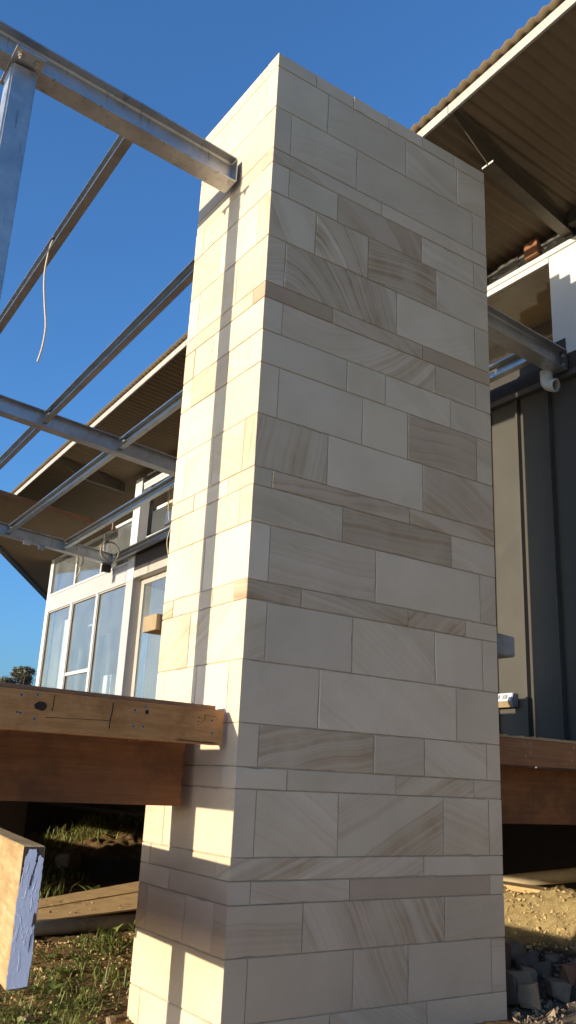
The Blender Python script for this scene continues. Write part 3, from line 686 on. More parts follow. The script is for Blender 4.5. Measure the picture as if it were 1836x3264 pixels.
MB().prism([(0, 0), (.05, 0), (.05, .012), (0, .012)], pA+Vector((.09, 0, .01)), pB+Vector((.09, 0, .01)), Vector((dv.y, -dv.x, 0)), (0, 0, 1)).build('eave_trim', M['dark'], H)

# ================================================================ DECKS
# left deck: weathered fascia board with a red timber bearer set back below it
a6 = math.radians(6.0); dl = Vector((-math.cos(a6), -math.sin(a6), 0)); bk = Vector((-math.sin(a6), math.cos(a6), 0)) * 1.0
bk = Vector((-dl.y, dl.x, 0)); bk = bk if bk.y > 0 else -bk
A = Vector((-.033, .10, 0))
LD = thing('timber_deck', 'timber deck left of the pillar with a knotty weathered fascia board', 'deck', (-1.5, 2, .05))
rc = [(0, .347), (0, .185), (.004, .174), (.012, .168), (.024, .166), (3.0, .166), (3.0, .347)]
fb = MB(); n = len(rc)
fb.v = [A+dl*s+Vector((0, 0, z)) for s, z in rc]+[A+dl*s+bk*.048+Vector((0, 0, z)) for s, z in rc]
fb.f = [list(range(n)), list(range(n, 2*n))[::-1]]+[[i, (i+1) % n, n+(i+1) % n, n+i] for i in range(n)]
fas = fb.build('fascia_board', M['fas'], LD, .0025)
def on_fascia(s, z, off=.0008): return A+dl*s-bk*off+Vector((0, 0, z))
def disc(name, s, z, rx, rz_, m, par, thick=.002, n=20, wob=0.0):
    b = MB(); c = on_fascia(s, z, 0)
    ring = [(math.cos(2*math.pi*i/n)*rx*(1+R.uniform(-wob, wob)), math.sin(2*math.pi*i/n)*rz_*(1+R.uniform(-wob, wob))) for i in range(n)]
    b.v = [c-dl*a*-1+Vector((0, 0, q))-bk*thick for a, q in ring]+[c+dl*a+Vector((0, 0, q))+bk*.0005 for a, q in ring]
    b.v[:n] = [c+dl*a+Vector((0, 0, q))-bk*thick for a, q in ring]
    b.f = [list(range(n))]+[[i, (i+1) % n, n+(i+1) % n, n+i] for i in range(n)]
    return b.build(name, m, par)
disc('knot', 1.045, .281, .031, .021, M['knot'], fas, .0008, 22, .12)
disc('knot', .478, .301, .012, .012, M['knot'], fas, .0008, 16, .15)
disc('knot', 1.155, .245, .004, .005, M['knot'], fas, .0008, 8, .2)
for s, z in ((1.145, .322), (1.068, .329), (1.140, .242), (1.070, .221), (.548, .303), (.490, .325), (.549, .226), (.494, .228), (.076, .291), (.071, .226)):
    disc('screw', s, z, .0085, .0085, M['bolt'], fas, .0018, 12); disc('screw_head', s, z, .0045, .0045, M['crack'], fas, .0024, 8)
def crack(s0, z0, s1, z1, wd=.0016):
    p, q = on_fascia(s0, z0), on_fascia(s1, z1); pts = [p.lerp(q, i/7)+dl*R.uniform(-.003, .003)+Vector((0, 0, R.uniform(-.001, .001))) for i in range(8)]
    MB().tube(pts, wd, 4).build('crack', M['crack'], fas)
crack(.981, .335, .987, .262, .0018); crack(.672, .33, .682, .205, .0026); crack(1.02, .232, .68, .243, .001)
crack(.155, .297, .165, .306, .0014); crack(.155, .28, .17, .279, .0012); crack(.158, .263, .168, .262, .0014); crack(.05, .312, .13, .316, .0009); crack(.13, .316, .118, .295, .0009); crack(.118, .295, .145, .272, .0009)
crack(.04, .176, .28, .181, .0012); crack(.3, .178, .06, .174, .001)
for k in range(2):
    p = A+bk*(.052+k*.095)
    e0 = .02+.0*k
    q = [(e0, .0), (e0, .09), (3.0, .09), (3.0, .0)]
    MB().add([p+dl*s+bk*t+Vector((0, 0, z)) for z in (.352, .373) for s, t in q], [(0, 1, 2, 3), (4, 7, 6, 5), (0, 4, 5, 1), (1, 5, 6, 2), (2, 6, 7, 3), (3, 7, 4, 0)]).build('deck_board', M['deckb'], LD, .002)
# back of the deck, unseen, stretched past the house to shade the void below
for k in range(9):
    y0 = .62+k*.19 if k < 3 else None
MB().box((-3.2, 1.12, .347), (3.5, 30, .372)).build('decking', simple('new_decking', (0.24, 0.14, 0.07), 0.8), LD)
jag = [(-.078+.006*math.sin(i*2.3)+R.uniform(-.004, .004), -.155+(.166+.155)*i/12) for i in range(13)]
lb = MB(); n = len(jag)
rim = [(x, z) for x, z in jag]+[(-.078, .330), (-1.42, .330), (-1.42, -.150)]
n = len(rim)
lb.v = [Vector((x, .44, z)) for x, z in rim]+[Vector((x+.002, .685, z)) for x, z in rim]
lb.f = [list(range(n)), list(range(n, 2*n))[::-1]]+[[i, (i+1) % n, n+(i+1) % n, n+i] for i in range(n)]
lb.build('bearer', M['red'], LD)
for s0, s1 in ((.42, .50), (1.16, 1.30)):
    p = A+bk*.02
    MB().add([p+dl*s0+Vector((0, 0, .1655)), p+dl*s1+Vector((0, 0, .1655)), p+dl*s1+Vector((0, 0, .157)), p+dl*s0+bk*.1+Vector((0, 0, .1655)), p+dl*s1+bk*.1+Vector((0, 0, .1655)), p+dl*s1+bk*.1+Vector((0, 0, .157))],
             [(0, 1, 2), (3, 5, 4), (0, 3, 4, 1), (1, 4, 5, 2), (2, 5, 3, 0)]).build('packing_wedge', M['fas'], LD)
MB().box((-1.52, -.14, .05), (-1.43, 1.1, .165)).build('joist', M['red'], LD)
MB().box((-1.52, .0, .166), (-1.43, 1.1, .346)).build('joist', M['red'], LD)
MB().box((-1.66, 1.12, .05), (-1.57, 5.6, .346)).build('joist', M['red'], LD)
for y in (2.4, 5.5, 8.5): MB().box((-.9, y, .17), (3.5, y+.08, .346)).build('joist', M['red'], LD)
# right deck
RD = thing('timber_deck', 'timber deck right of the pillar with a plain red-brown fascia under the dark cladding', 'deck', (2.8, .6, -.2))
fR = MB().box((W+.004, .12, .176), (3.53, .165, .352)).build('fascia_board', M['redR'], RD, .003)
for x, z in ((2.36, .322), (2.42, .322), (2.425, .266), (2.375, .242), (2.85, .290), (2.86, .23), (2.89, .322)):
    MB().tube([(x, .1175, z), (x, .1202, z)], .0075, 10).build('screw', M['bolt'], fR); MB().tube([(x, .1168, z), (x, .1176, z)], .004, 8).build('screw_head', M['crack'], fR)
tp = MB()   # rough-sawn edge of the top board
xs = [W+.004+i*.03 for i in range(52)]
for i, x in enumerate(xs):
    zt = .372+(R.uniform(-.010, .004) if x < 2.55 else R.uniform(-.001, .001))
    tp.v += [Vector((x, .124, .354)), Vector((x, .124, zt)), Vector((x, .30, .374)), Vector((x, .30, .354))]
for i in range(len(xs)-1):
    for j in range(4): tp.f.append([i*4+j, i*4+(j+1) % 4, (i+1)*4+(j+1) % 4, (i+1)*4+j])
tp.f += [[0, 1, 2, 3], [(len(xs)-1)*4+j for j in (3, 2, 1, 0)]]
tp.build('deck_board', M['slab'], RD)
for k in range(4): MB().box((W+.01, .305+k*.18, .354), (3.53, .48+k*.18, .374)).build('deck_board', M['deckb'], RD)
MB().box((W+.006, .36, -.21), (3.6, .45, .174)).build('bearer', M['red'], RD, .003)

# big bearer with a flaking blue end, lower left
TB = thing('timber_bearer', 'deep pale timber bearer with flaking blue paint on its sawn end', 'timber', (-1.3, .7, -.72))
e0 = Vector((-1.337, -.8, 0)); ax = Vector((.135, .9908, 0)).normalized(); sd = Vector((ax.y, -ax.x, 0))
BTW = .078
q = MB(); le = 1.95
lean = -.0015
def eb(s, t, z): return e0+ax*t+sd*s+Vector((0, 0, z))
q.add([eb(s, t, z) for z in (-.716, -.258) for s, t in ((0, 0), (BTW, 0), (BTW, le), (0, le))], [(0, 3, 2, 1), (4, 5, 6, 7), (0, 1, 5, 4), (1, 2, 6, 5), (2, 3, 7, 6), (3, 0, 4, 7)])
body = q.build('timber_body', M['pale'], TB, .004)
eg = MB(); eg.add([eb(s, t, z) for t in (-.001, 0.0) for s, z in ((.003, -.713), (BTW-.003, -.713), (BTW-.003, -.261), (.003, -.261))], [(0, 1, 2, 3), (4, 7, 6, 5), (0, 4, 5, 1), (1, 5, 6, 2), (2, 6, 7, 3), (3, 7, 4, 0)])
eg.build('end_grain', M['endg'], TB)
def patch(name, outline, t, m, th=.0012):
    n = len(outline); b = MB()
    b.v = [eb(s, -t-th, z) for s, z in outline]+[eb(s, -t, z) for s, z in outline]
    b.f = [list(range(n)), list(range(n, 2*n))[::-1]]+[[i, (i+1) % n, n+(i+1) % n, n+i] for i in range(n)]
    return b.build(name, m, TB)
def jagged(pts, k=6, a=.0022):
    out = []
    for (x0, z0), (x1, z1) in zip(pts, pts[1:]+pts[:1]):
        for i in range(k):
            f = i/k; out.append((min(BTW-.001, max(.0005, x0+(x1-x0)*f+R.uniform(-a, a))), z0+(z1-z0)*f+R.uniform(-a, a)))
    return out
patch('paint_coat', jagged([(.003, -.714), (.074, -.705), (.0765, -.60), (.072, -.50), (.076, -.47), (.075, -.42), (.0765, -.36), (.0765, -.30), (.06, -.287), (.056, -.315), (.051, -.345), (.047, -.365), (.045, -.345), (.05, -.315), (.052, -.285), (.047, -.268), (.025, -.270), (.012, -.30), (.008, -.35), (.001, -.43), (.004, -.55), (.0015, -.65)]), .001, M['blue'])
for k in range(34):
    cx, cz = R.uniform(.010, .068), R.uniform(-.70, -.32); ln = R.uniform(.002, .011) if k % 3 else R.uniform(.012, .03); an = R.uniform(1.35, 1.8) if k % 4 else R.uniform(-.25, .25)
    c, s_ = math.cos(an)*ln, math.sin(an)*ln; tw = R.uniform(.0006, .0016); jx = R.uniform(-.002, .002)
    nx_, nz_ = -math.sin(an)*tw, math.cos(an)*tw
    patch('paint_chip', [(min(BTW-.003, max(.003, q_)), z_) for q_, z_ in ((cx-c, cz-s_), (cx+jx+nx_, cz+nz_), (cx+c, cz+s_), (cx+jx-nx_, cz-nz_))], .0022, M['flake'], .0005)
for pts_ in ([(.036, -.40), (.043, -.385), (.046, -.36), (.042, -.345), (.039, -.365), (.037, -.385)], [(.062, -.52), (.071, -.51), (.0735, -.48), (.066, -.475), (.062, -.50)], [(.06, -.60), (.064, -.57), (.066, -.54), (.063, -.55), (.060, -.58)]):
    patch('bare_spot', jagged(pts_, 3, .0012), .0024, M['endg'], .0006)
MB().box((-1.34, .54, -.256), (-1.22, .683, .049)).build('packer', M['fas'], TB)  # unseen block added to fill out the shadow strip on the pillar
MB().box((-1.19, 1.0, -.74), (-1.10, 2.6, -.43)).build('packer', M['fas'], TB)  # unseen timber added to shade the foot of the earth bank
MB().box((-1.40, .45, -1.33), (-1.31, .54, -.4)).build('stump', M['fas'], TB)

# ================================================================ SLABS, OUTLET, PIPES
sb = thing('stone_hearth', 'tan stone slab projecting behind the left side of the pillar above the deck', 'stone slab', (1.0, 1.3, .37))
MB().box((-.036, 1.045, .895), (1.95, 1.24, 1.0)).build('slab', M['slab'], sb, .004)
MB().box((.45, 1.045, .376), (1.85, 1.50, .893)).build('hearth_base', M['mortar'], sb)
g = MB().box((W+.002, .03, .885), (2.205, .30, 1.035))
g.v[4].z += .0; g.v[5].z -= .012; g.v[6].z -= .02
for p in g.v:
    if p.z < .9 and p.y < .1: p.z += .0
gs = tag(g.build('stone_ledge', M['blue_stone'], None, .008, False, None, 2), 'rough grey stone ledge sticking out of the right side of the pillar', 'stone slab')
po = thing('power_outlet', 'white twin power outlet box on the dark cladding above the right deck', 'power outlet', (3.5, 1.28, .71))
ob = MB().prism([(0, .118), (0, 0), (-.065, 0), (-.09, .045), (-.062, .118)], (XW+.001, 1.19, .708), (XW+.001, 1.42, .708), (1, 0, 0), (0, 0, 1)).build('outlet_box', M['outbox'], po, .003)
MB().prism([(-.0605, .116), (-.0915, .046), (-.095, .047), (-.064, .119)], (XW+.001, 1.20, .708), (XW+.001, 1.43, .708), (1, 0, 0), (0, 0, 1)).build('cover_plate', M['outlet'], po, .001)
MB().prism([(-.066, -.003), (-.0935, .044), (-.089, .045), (-.063, 0)], (XW+.001, 1.20, .708), (XW+.001, 1.43, .708), (1, 0, 0), (0, 0, 1)).build('lower_plate', M['slab'], po, .001)
for yy in (1.245, 1.33):
    sk_ = MB().prism([(-.0735, .100), (-.087, .068), (-.096, .070), (-.082, .103)], (XW+.001, yy, .708), (XW+.001, yy+.05, .708), (1, 0, 0), (0, 0, 1)).build('socket', M['outbox'], po, .002)
    for q_ in (.012, .03): MB().prism([(-.083, .098), (-.090, .078), (-.0975, .079), (-.090, .101)], (XW, yy+q_, .708), (XW, yy+q_+.006, .708), (1, 0, 0), (0, 0, 1)).build('switch', M['outlet'], sk_)
# elbow
pe = thing('drain_pipe', 'short white PVC pipe elbow hanging open below the eave lining on the right', 'pipe', (3.4, .55, 3.45))
cx, cy, cz = 3.37, .58, 3.50
pts = [(cx, cy, cz+.14), (cx, cy, cz+.06)]
od = Vector((.06, -1, -.03)).normalized()
for i in range(1, 7):
    f = i/6*math.radians(82)
    pts.append(tuple(Vector((cx, cy, cz+.06))+Vector((0, 0, -1))*.075*math.sin(f)+od*.075*(1-math.cos(f))))
d_ = (Vector(pts[-1])-Vector(pts[-2])).normalized()
pts.append(tuple(Vector(pts[-1])+d_*.03))
MB().tube(pts, .056, 24, None, False).build('pipe_wall', M['pvc'], pe, 0, True)
MB().tube(pts, .049, 24, None, False).build('pipe_bore', M['pvcd'], pe, 0, True)
en = Vector(pts[-1])
rg = MB(); a_ = d_.cross(Vector((0, 0, 1))).normalized(); b_ = d_.cross(a_)
for rr, off in ((.060, -.03), (.060, .003), (.049, .003)):
    rg.v += [en+d_*off+(a_*math.cos(2*math.pi*j/24)+b_*math.sin(2*math.pi*j/24))*rr for j in range(24)]
for i in range(2):
    for j in range(24): rg.f.append([i*24+j, i*24+(j+1) % 24, (i+1)*24+(j+1) % 24, (i+1)*24+j])
rg.build('pipe_socket', M['pvc'], pe, 0, True)
tag(MB().tube([(4.86, 3.7, -1.07), (4.86, 2.55, -.871), (4.86, 1.695, -.719), (4.86, -.4, -.35)], .064, 20).build('sewer_pipe', M['pvct'], None, 0, True), 'sloping beige pipe slung under the house, above the sunlit earth bank', 'pipe')
tag(MB().add([Vector(p) for p in ((4.47, -0.4, -0.905), (4.72, -0.4, -0.905), (4.72, 2.8, -0.905), (4.47, 2.8, -0.905), (4.47, -0.4, -0.855), (4.72, -0.4, -0.855), (4.72, 2.8, -0.855), (4.47, 2.8, -0.855))], [(0, 3, 2, 1), (4, 5, 6, 7), (0, 1, 5, 4), (1, 2, 6, 5), (2, 3, 7, 6), (3, 0, 4, 7)]).build('timber_plank', M['pale'], None, .003), 'tan plank lying on top of the sunlit earth bank under the house', 'plank')
tag(MB().tube([(-2.2, 3.30, -1.235), (2.6, 3.64, -1.225)], .062, 20).build('ground_pipe', M['pvcd'], None, 0, True), 'dusty grey pipe half buried in front of the plywood sheets', 'pipe')
def sheet(pts, z0, z1, label):
    n = len(pts)
    tag(MB().add([(x, y, z+.055*(x-.4)) for z in (z0, z1) for x, y in pts], [tuple(range(n))[::-1], tuple(range(n, 2*n))]+[(i, (i+1) % n, n+(i+1) % n, n+i) for i in range(n)]).build('plywood_sheet', M['ply'], None, .002), label, 'board', 'boards lying on the soil')
sheet([(-1.2, 3.36), (2.5, 3.64), (2.35, 4.62), (-1.0, 3.10+.42)], -1.185, -1.170, 'dusty board lying flat behind the grey ground pipe, nearer of the two')
sheet([(-1.0, 3.55), (1.22, 4.32), (2.3, 4.66), (2.9, 5.5), (-.6, 4.0)], -1.188, -1.173, 'dusty board with stone crumbs farther back under the left deck')
MB_e = MB().box((-1.2, 3.33, -1.205), (2.5, 3.345, -1.187))

# ================================================================ CABLES
def spline(pts, n=8):
    pts = [Vector(p) for p in pts]; out = []
    P = [pts[0]]+pts+[pts[-1]]
    for i in range(1, len(P)-2):
        for k in range(n):
            t = k/n; p0, p1, p2, p3 = P[i-1:i+3]
            out.append(.5*((2*p1)+(-p0+p2)*t+(2*p0-5*p1+4*p2-p3)*t*t+(-p0+3*p1-3*p2+p3)*t**3))
    return out+[pts[-1]]
tag(MB().tube(spline([(-.70, 2.2, 4.19), (-.735, 2.2, 4.10), (-.752, 2.2, 3.9), (-.746, 2.2, 3.75), (-.715, 2.2, 3.55), (-.683, 2.2, 3.37), (-.684, 2.2, 3.2), (-.705, 2.2, 3.047)]), .0075, 8).build('loose_cable', M['cable'], None, 0, True), 'white cable hanging straight and loose from the first purlin', 'cable')
def ring(c, r, n=22, turns=1.0, tilt=0.15, wob=.03):
    return [Vector((c[0]+math.cos(2*math.pi*i/n)*r*(1+R.uniform(-wob, wob)), c[1]+i*.002, c[2]+math.sin(2*math.pi*i/n)*r*(1+R.uniform(-wob, wob)))) for i in range(int(n*turns)+1)]
c1 = thing('coiled_cable', 'large round coil of white cable with blue tape hanging from the purlin', 'cable', (2.8, 9.06, 3.5), 'coiled cables under the purlin')
MB().tube(spline([(2.80, 9.06, 4.03), (2.80, 9.06, 3.86), (2.765, 9.06, 3.74), (2.73, 9.06, 3.64)]), .0055, 6).build('cable_drop', M['cable'], c1, 0, True)
for q_, rr in ((0, .155), (.015, .148), (-.01, .162)): MB().tube(spline(ring((2.815+q_, 9.06, 3.487), rr, 16, 1.0), 4), .0062, 6).build('cable_loop', M['cable'], c1, 0, True)
MB().tube(spline([(2.71, 9.05, 3.63), (2.65, 9.05, 3.59), (2.61, 9.05, 3.51)]), .008, 6).build('cable_tail', M['cable'], c1, 0, True)
MB().tube([(2.712, 9.05, 3.622), (2.748, 9.05, 3.645)], .016, 8).build('tape', M['tape'], c1)
c2 = thing('coiled_cable', 'small white cable coil with a dangling tail left of the large coil', 'cable', (2.65, 10, 3.4), 'coiled cables under the purlin')
MB().tube(spline([(2.70, 9.9, 3.92), (2.66, 10, 3.86), (2.61, 10, 3.776), (2.615, 10, 3.56)]), .005, 6).build('cable_drop', M['cable'], c2, 0, True)
for q_ in (0, .012): MB().tube(spline([(2.65+q_+math.cos(t/10*2*math.pi)*.062, 10, 3.48+math.sin(t/10*2*math.pi)*.10) for t in range(11)], 4), .005, 6).build('cable_loop', M['cable'], c2, 0, True)
MB().tube(spline([(2.64, 10, 3.39), (2.675, 10, 3.33), (2.66, 10, 3.25), (2.618, 10, 3.174), (2.62, 10, 3.13)]), .009, 6).build('cable_tail', M['cable'], c2, 0, True)
c3 = thing('coiled_cable', 'long thin cable loop hanging close beside the left edge of the pillar', 'cable', (2.54, 6.3, 3.3), 'coiled cables under the purlin')
MB().tube(spline([(2.51, 6.3, 3.85), (2.47, 6.3, 3.6), (2.50, 6.3, 3.35), (2.545, 6.3, 3.30), (2.50, 6.3, 3.05), (2.535, 6.3, 2.86), (2.545, 6.3, 2.90), (2.54, 6.3, 3.2), (2.555, 6.3, 3.5), (2.53, 6.3, 3.84)]), .0065, 6).build('cable_loop', M['cable'], c3, 0, True)

# ================================================================ RUBBLE
def rock(name, c, sx, sy, sz, m, label, rot=0.0, blocky=.7, seed=0, cat='rubble stone'):
    bm = bmesh.new(); rr = random.Random(seed)
    for k in range(8): bm.verts.new(((-1, 1)[k & 1]*rr.uniform(.62, 1)*sx, (-1, 1)[(k >> 1) & 1]*rr.uniform(.62, 1)*sy, (-1, 1)[(k >> 2) & 1]*rr.uniform(.62, 1)*sz))
    for k in range(7):
        d = Vector((rr.uniform(-1, 1), rr.uniform(-1, 1), rr.uniform(-1, 1))).normalized(); d *= rr.uniform(.95, 1.15)
        bm.verts.new((d.x*sx, d.y*sy, d.z*sz))
    for v in bm.verts: v.co += Vector((rr.gauss(0, .12)*sx, rr.gauss(0, .12)*sy, rr.gauss(0, .12)*sz))
    h_ = bmesh.ops.convex_hull(bm, input=bm.verts)
    bmesh.ops.delete(bm, geom=list({g for g in h_['geom_interior']+h_['geom_unused'] if isinstance(g, bmesh.types.BMVert)}), context='VERTS')
    bmesh.ops.bevel(bm, geom=list(bm.edges), offset=min(sx, sy, sz)*.07, segments=1, affect='EDGES', clamp_overlap=True)
    bmesh.ops.rotate(bm, verts=bm.verts, cent=(0, 0, 0), matrix=Matrix.Rotation(rot, 3, 'Z') @ Matrix.Rotation(rr.uniform(-.25, .25), 3, 'X'))
    zmin = min(v.co.z for v in bm.verts)
    for v in bm.verts: v.co.z -= zmin
    me = bpy.data.meshes.new(name); bm.to_mesh(me); bm.free(); me.materials.append(m)
    return tag(link(name, me, None, (c[0], c[1], gh(c[0], c[1])+ZO-.012)), label, cat, 'rubble at the foot of the pillar')
rock('rubble_stone', (2.315, .10), .072, .065, .082, M['rub1'], 'upright tan block of stone, largest loose block at the bottom right', .5, .8, 3)
rock('rubble_stone', (2.60, .46), .10, .07, .055, M['rub1'], 'long tan stone lying behind the upright block', -.2, .5, 5)
rock('rubble_stone', (2.78, .52), .05, .06, .05, M['rub1'], 'small tan stone touching the long tan one on its right', .9, .6, 8)
rock('rubble_stone', (2.93, .52), .075, .06, .06, M['rub2'], 'greyish wedge stone behind the dark blue rubble', .3, .5, 11)
rock('rubble_stone', (2.245, .22), .05, .10, .09, M['rub2'], 'dark upright stone leaning on the right corner of the pillar', .2, .5, 13)
rock('rubble_stone', (2.62, .13), .09, .07, .06, M['rub2'], 'dark grey stone right of the upright tan block', 1.0, .3, 17)
rock('rubble_stone', (2.50, .28), .055, .035, .03, M['rub2'], 'thin grey chip between the pillar and the upright block', -.4, .6, 19)
rock('rubble_stone', (2.92, .28), .085, .06, .06, M['rub3'], 'reddish stone at the right edge of the rubble', .2, .5, 23)
rock('rubble_stone', (2.85, .86), .11, .09, .12, M['rub3'], 'large brick-red lump against the pillar in the shade', -.5, .6, 29)
rock('rubble_stone', (3.14, .95), .085, .08, .085, M['rub1'], 'rounded tan stone in the shade under the sunlit bank', .7, .4, 31)
rock('rubble_stone', (2.98, .70), .07, .06, .07, M['rub2'], 'flat-topped grey stone in the middle of the rubble heap', .1, .8, 37)
rock('rubble_stone', (3.35, .78), .06, .05, .03, M['rub1'], 'pale oval pebble near the right edge below the bank', .5, .2, 41)
rock('rubble_stone', (2.2, 7.8), .20, .12, .12, M['rub1'], 'broken pale slab on the soil beneath the left deck', .6, .6, 43)
rock('rubble_stone', (-.10, 1.02), .03, .025, .02, M['rub1'], 'pale crumb of stone by the lower left corner of the pillar', .6, .4, 47)
rock('rubble_stone', (-.44, 1.40), .045, .035, .028, M['rub1'], 'pale crumb of stone in the weeds at the lower left', .3, .4, 49)
# small clods and chips
def scatter(n, f, m, name, label, smin, smax):
    b = MB(); rr = random.Random(len(name)+n)
    for _ in range(n):
        x, y, dz = f(rr); s = rr.uniform(smin, smax)*(.6+rr.random()); c = Vector((x, y, gh(x, y)+dz+s*.25))
        vs = [c+Vector((rr.gauss(0, 1), rr.gauss(0, 1), rr.gauss(0, .8))).normalized()*s*rr.uniform(.7, 1.1) for _ in range(6)]
        b.add(vs, [(0, 1, 2), (0, 2, 3), (0, 3, 4), (0, 4, 1), (5, 2, 1), (5, 3, 2), (5, 4, 3), (5, 1, 4)])
    return tag(b.build(name, m, None, 0, False, (0, 0, -1.3)), label, 'stones', None, 'stuff')
scatter(1500, lambda r: (r.uniform(2.0, 3.6), r.uniform(-.6, 1.5), 0), M['rub2'], 'rubble_chips', 'dark grey chips of stone and mortar at the lower right', .004, .016)
scatter(800, lambda r: (r.uniform(2.0, 3.7), r.uniform(-.6, 1.3), 0), M['rub1'], 'stone_crumbs', 'tan crumbs of sandstone among the dark chips', .006, .030)
scatter(900, lambda r: (r.uniform(3.85, 4.5), r.uniform(.9, 2.7), 0), M['bankc'], 'bank_clods', 'yellow clods on the sunlit earth bank', .006, .020)
scatter(2600, lambda r: (r.uniform(-1.2, 1.2), r.uniform(.3, 3.3), 0), M['bankc'], 'soil_clods', 'small tan clods on the soil at the lower left', .004, .017)
scatter(160, lambda r: (r.uniform(-.3, 2.0), r.uniform(3.6, 4.4), .15), M['slab'], 'board_crumbs', 'stone crumbs scattered over the dusty boards', .005, .014)

# ================================================================ WEEDS AND GRASS
def blades(n, f, hmin, hmax, name, label, wd=.0034):
    b = MB(); rr = random.Random(n)
    for _ in range(n):
        x, y = f(rr); h = rr.uniform(hmin, hmax); an = rr.uniform(0, 6.283); ln = rr.uniform(.25, 1.25)*h
        dx, dy = math.cos(an), math.sin(an); w_ = wd*rr.uniform(.6, 1.3); z = gh(x, y)-.005
        p = [Vector((x, y, z)), Vector((x+dx*ln*.35, y+dy*ln*.35, z+h*.62)), Vector((x+dx*ln, y+dy*ln, z+h*rr.uniform(.75, 1.0)))]
        sx, sy = -dy*w_, dx*w_; s = Vector((sx, sy, 0))
        k = len(b.v); b.v += [p[0]-s, p[0]+s, p[1]+s*.8, p[1]-s*.8, p[2]]; b.f += [[k, k+1, k+2, k+3], [k+3, k+2, k+4]]
    return tag(b.build(name, M['grass'], None, 0, False, (0, 0, -1.3)), label, 'grass', None, 'stuff')
def clump(rr, cs, sg):
    c = rr.choice(cs); return rr.gauss(c[0], sg*c[2]), rr.gauss(c[1], sg*c[2])
blades(420, lambda r: clump(r, [(.66, 2.8, 1), (.5, 2.6, 1), (-.25, 1.25, 1.1), (-.1, 1.45, 1), (-.2, 1.9, 1.2), (.1, 2.0, 1.2), (-.5, 1.5, 1.0), (-.35, 1.05, .9), (.25, 1.75, .9)], .09), .04, .17, 'grass', 'sparse green grass tufts in the soil left of the pillar')
blades(120, lambda r: (r.uniform(-.9, 1.0), r.uniform(.8, 3.3)), .02, .07, 'ground_cover', 'low creeping weeds spread over the soil left of the pillar', .006)
blades(1000, lambda r: clump(r, [(3.1, 8.9, 1.6), (2.7, 9.2, 1.6), (3.3, 9.5, 1.2), (1.7, 7.4, 1.4), (.95, 5.7, 1)], .2), .05, .24, 'tall_grass', 'patchy grass farther back beneath the left deck', .009)
def mat_leaves(n, f, smin, smax, name, label):
    b = MB(); rr = random.Random(n+5)
    for _ in range(n):
        x, y = f(rr); l_ = rr.uniform(smin, smax); an = rr.uniform(0, 6.283); el = rr.uniform(.1, 1.1); z = gh(x, y)+rr.uniform(0, .03)
        d = Vector((math.cos(an)*math.cos(el), math.sin(an)*math.cos(el), math.sin(el))); sd_ = Vector((-math.sin(an), math.cos(an), 0))*l_*rr.uniform(.16, .34)
        p = Vector((x, y, z)); k = len(b.v)
        b.v += [p, p+d*l_*.5-sd_+Vector((0, 0, .15*l_)), p+d*l_-Vector((0, 0, .12*l_)), p+d*l_*.5+sd_+Vector((0, 0, .15*l_))]; b.f.append([k, k+1, k+2, k+3])
    return tag(b.build(name, M['leaf'], None, 0, False, (0, 0, -1.3)), label, 'weeds', None, 'stuff')
mat_leaves(900, lambda r: clump(r, [(-.2, 1.5, 1.3), (.0, 1.85, 1.3), (-.35, 1.2, 1), (.1, 2.2, 1.2), (.35, 2.5, 1.2), (.6, 2.85, .8), (-.45, 1.5, 1)], .16), .018, .055, 'leafy_ground_cover', 'matted small-leaved weeds on the soil left of the pillar')
def weed(x, y, n, ln, wd, lift, label, seed):
    rr = random.Random(seed); z = gh(x, y)
    th = thing('broadleaf_weed', label, 'weed', (x, y, z), 'broadleaf weeds in the soil')
    for k in range(n):
        an = 6.283*k/n+rr.uniform(-.4, .4); l_ = ln*rr.uniform(.65, 1.1); el = rr.uniform(lift*.6, min(1.45, lift*1.3)); b = MB(); q_ = 7
        d = Vector((math.cos(an), math.sin(an), 0)); sdv = Vector((-d.y, d.x, 0))
        for i in range(q_):
            t = i/(q_-1); r_ = l_*t; c = Vector((x, y, z))+d*(r_*math.cos(el)+l_*.12*t*t)+Vector((0, 0, r_*math.sin(el)-l_*.22*t*t+.004))
            w_ = wd*(.12+.95*math.sin(math.pi*min(1, max(0, (t-.22)/.78))**.8)) if t > .22 else wd*.10
            if i == q_-1: w_ = .0008
            b.v += [c-sdv*w_+Vector((0, 0, w_*.25)), c, c+sdv*w_+Vector((0, 0, w_*.25))]
        for i in range(q_-1):
            for j in range(2): b.f.append([i*3+j, i*3+j+1, (i+1)*3+j+1, (i+1)*3+j])
        b.build('leaf', M['leaf'], th, 0, True)
weed(.70, 2.92, 7, .19, .034, 1.0, 'upright broad-leaved weed right in front of the ground pipe by the pillar', 1)
weed(.98, 3.02, 5, .20, .040, 1.15, 'dark round-leaved weed half hidden by the left edge of the pillar', 2)
weed(1.55, 5.35, 6, .22, .045, 1.0, 'round-leaved weed behind the dusty boards', 3)
weed(.10, 2.62, 6, .13, .022, .8, 'narrow-leaved weed just left of the ground pipe end', 4)
weed(-.17, 1.82, 8, .13, .026, .5, 'flat rosette weed beside the blue-ended timber', 5)
weed(-.20, 1.45, 8, .12, .022, .6, 'spreading weed in the middle of the grass tufts', 6)
weed(.02, 2.15, 7, .12, .024, .55, 'pale green weed between two grass tufts, farther from the camera', 7)
weed(-.45, 1.28, 8, .11, .020, .7, 'leafy weed at the lower left corner of the picture', 8)
weed(.26, 2.45, 7, .11, .020, .7, 'small weed in front of the middle of the ground pipe', 9)

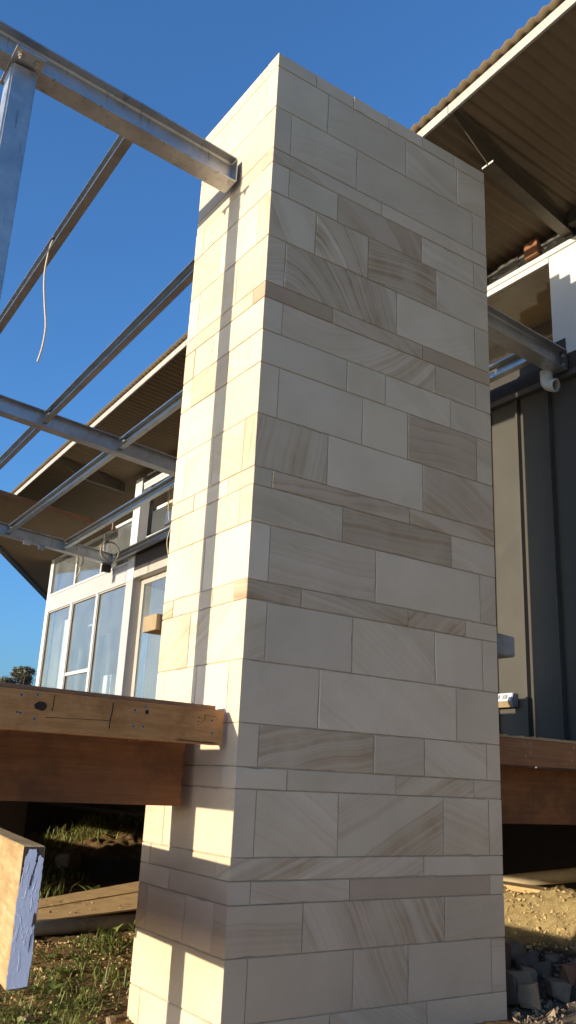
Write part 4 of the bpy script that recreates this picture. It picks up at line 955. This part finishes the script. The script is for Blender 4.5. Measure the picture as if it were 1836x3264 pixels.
# ================================================================ TREES FAR OFF
def tree(x, y, h, cr, seed, label):
    th = thing('gum_tree', label, 'tree', (x, y, -1.33), 'far gum trees on the skyline'); rr = random.Random(seed)
    tk = MB(); base = Vector((x, y, -1.4)); top = Vector((x+rr.uniform(-.3, .3), y, h*.72))
    tk.tube([base, base.lerp(top, .4)+Vector((.12, 0, 0)), top], .26, 8, .10)
    cs = []
    for k in range(15):
        an = rr.uniform(0, 6.283); ra = cr*rr.uniform(.15, .95); z = h-cr*.85+rr.uniform(-.55, .62)*cr*(1-.45*(ra/cr)**2)
        c = Vector((x+math.cos(an)*ra, y+math.sin(an)*ra, z)); cs.append(c)
        s0 = base.lerp(top, rr.uniform(.55, .98)); tk.tube([s0, s0.lerp(c, .5)+Vector((0, 0, -.15)), c], .07, 5, .02)
    tk.build('trunk', M['bark'], th)
    b = MB()
    for c in cs:
        rad = cr*rr.uniform(.24, .40)
        for _ in range(260):
            p = c+Vector((rr.gauss(0, .5), rr.gauss(0, .5), rr.gauss(0, .32)))*rad
            a = Vector((rr.uniform(-1, 1), rr.uniform(-1, 1), rr.uniform(-1, .4))).normalized()*rr.uniform(.07, .15); q_ = a.cross(Vector((rr.uniform(-1, 1), rr.uniform(-1, 1), rr.uniform(-1, 1)))).normalized()*.045
            k = len(b.v); b.v += [p-a, p+q_, p+a, p-q_]; b.f.append([k, k+1, k+2, k+3])
    b.build('crown', M['euc'], th)
tree(19.7, 60, 7.75, 1.75, 5, 'rounded dark gum tree on the skyline left of the white corner post')
tree(16.8, 58, 7.2, 1.2, 9, 'gum tree cut by the left edge of the picture')

# walls added out of view to block sun and sky under the deck
tag(box('light_block_wall', (-3.6, 5.7, -1.34), (-3.2, 8.25, .346), M['soil']), 'unseen wall added to keep low sun out from under the deck, near length', 'wall')
tag(MB().box((-3.6, 8.251, -1.34), (-3.2, 10.399, -.19)).box((-3.6, 8.251, .10), (-3.2, 10.399, .346)).box((-3.59, 9.7, -.189), (-3.21, 10.398, .099)).build('light_block_wall', M['soil']), 'unseen slotted wall added to let only a slit of sun under the deck', 'wall')
tag(box('light_block_wall', (-3.6, 10.4, -1.34), (-3.2, 30, .346), M['soil']), 'unseen wall added to keep low sun out from under the deck, far length', 'wall')
tag(box('light_block_wall', (-3.2, 29.9, -1.34), (9.5, 30.2, .346), M['soil']), 'wall added to darken the space under the far end of the deck', 'wall')
tag(box('light_block_wall', (3.7, 14.2, -1.34), (3.9, 29.9, .346), M['soil']), 'wall added to block the sky under the deck beyond the house', 'wall')
for o in S.objects:
    if '_w' in o.keys(): del o['_w']
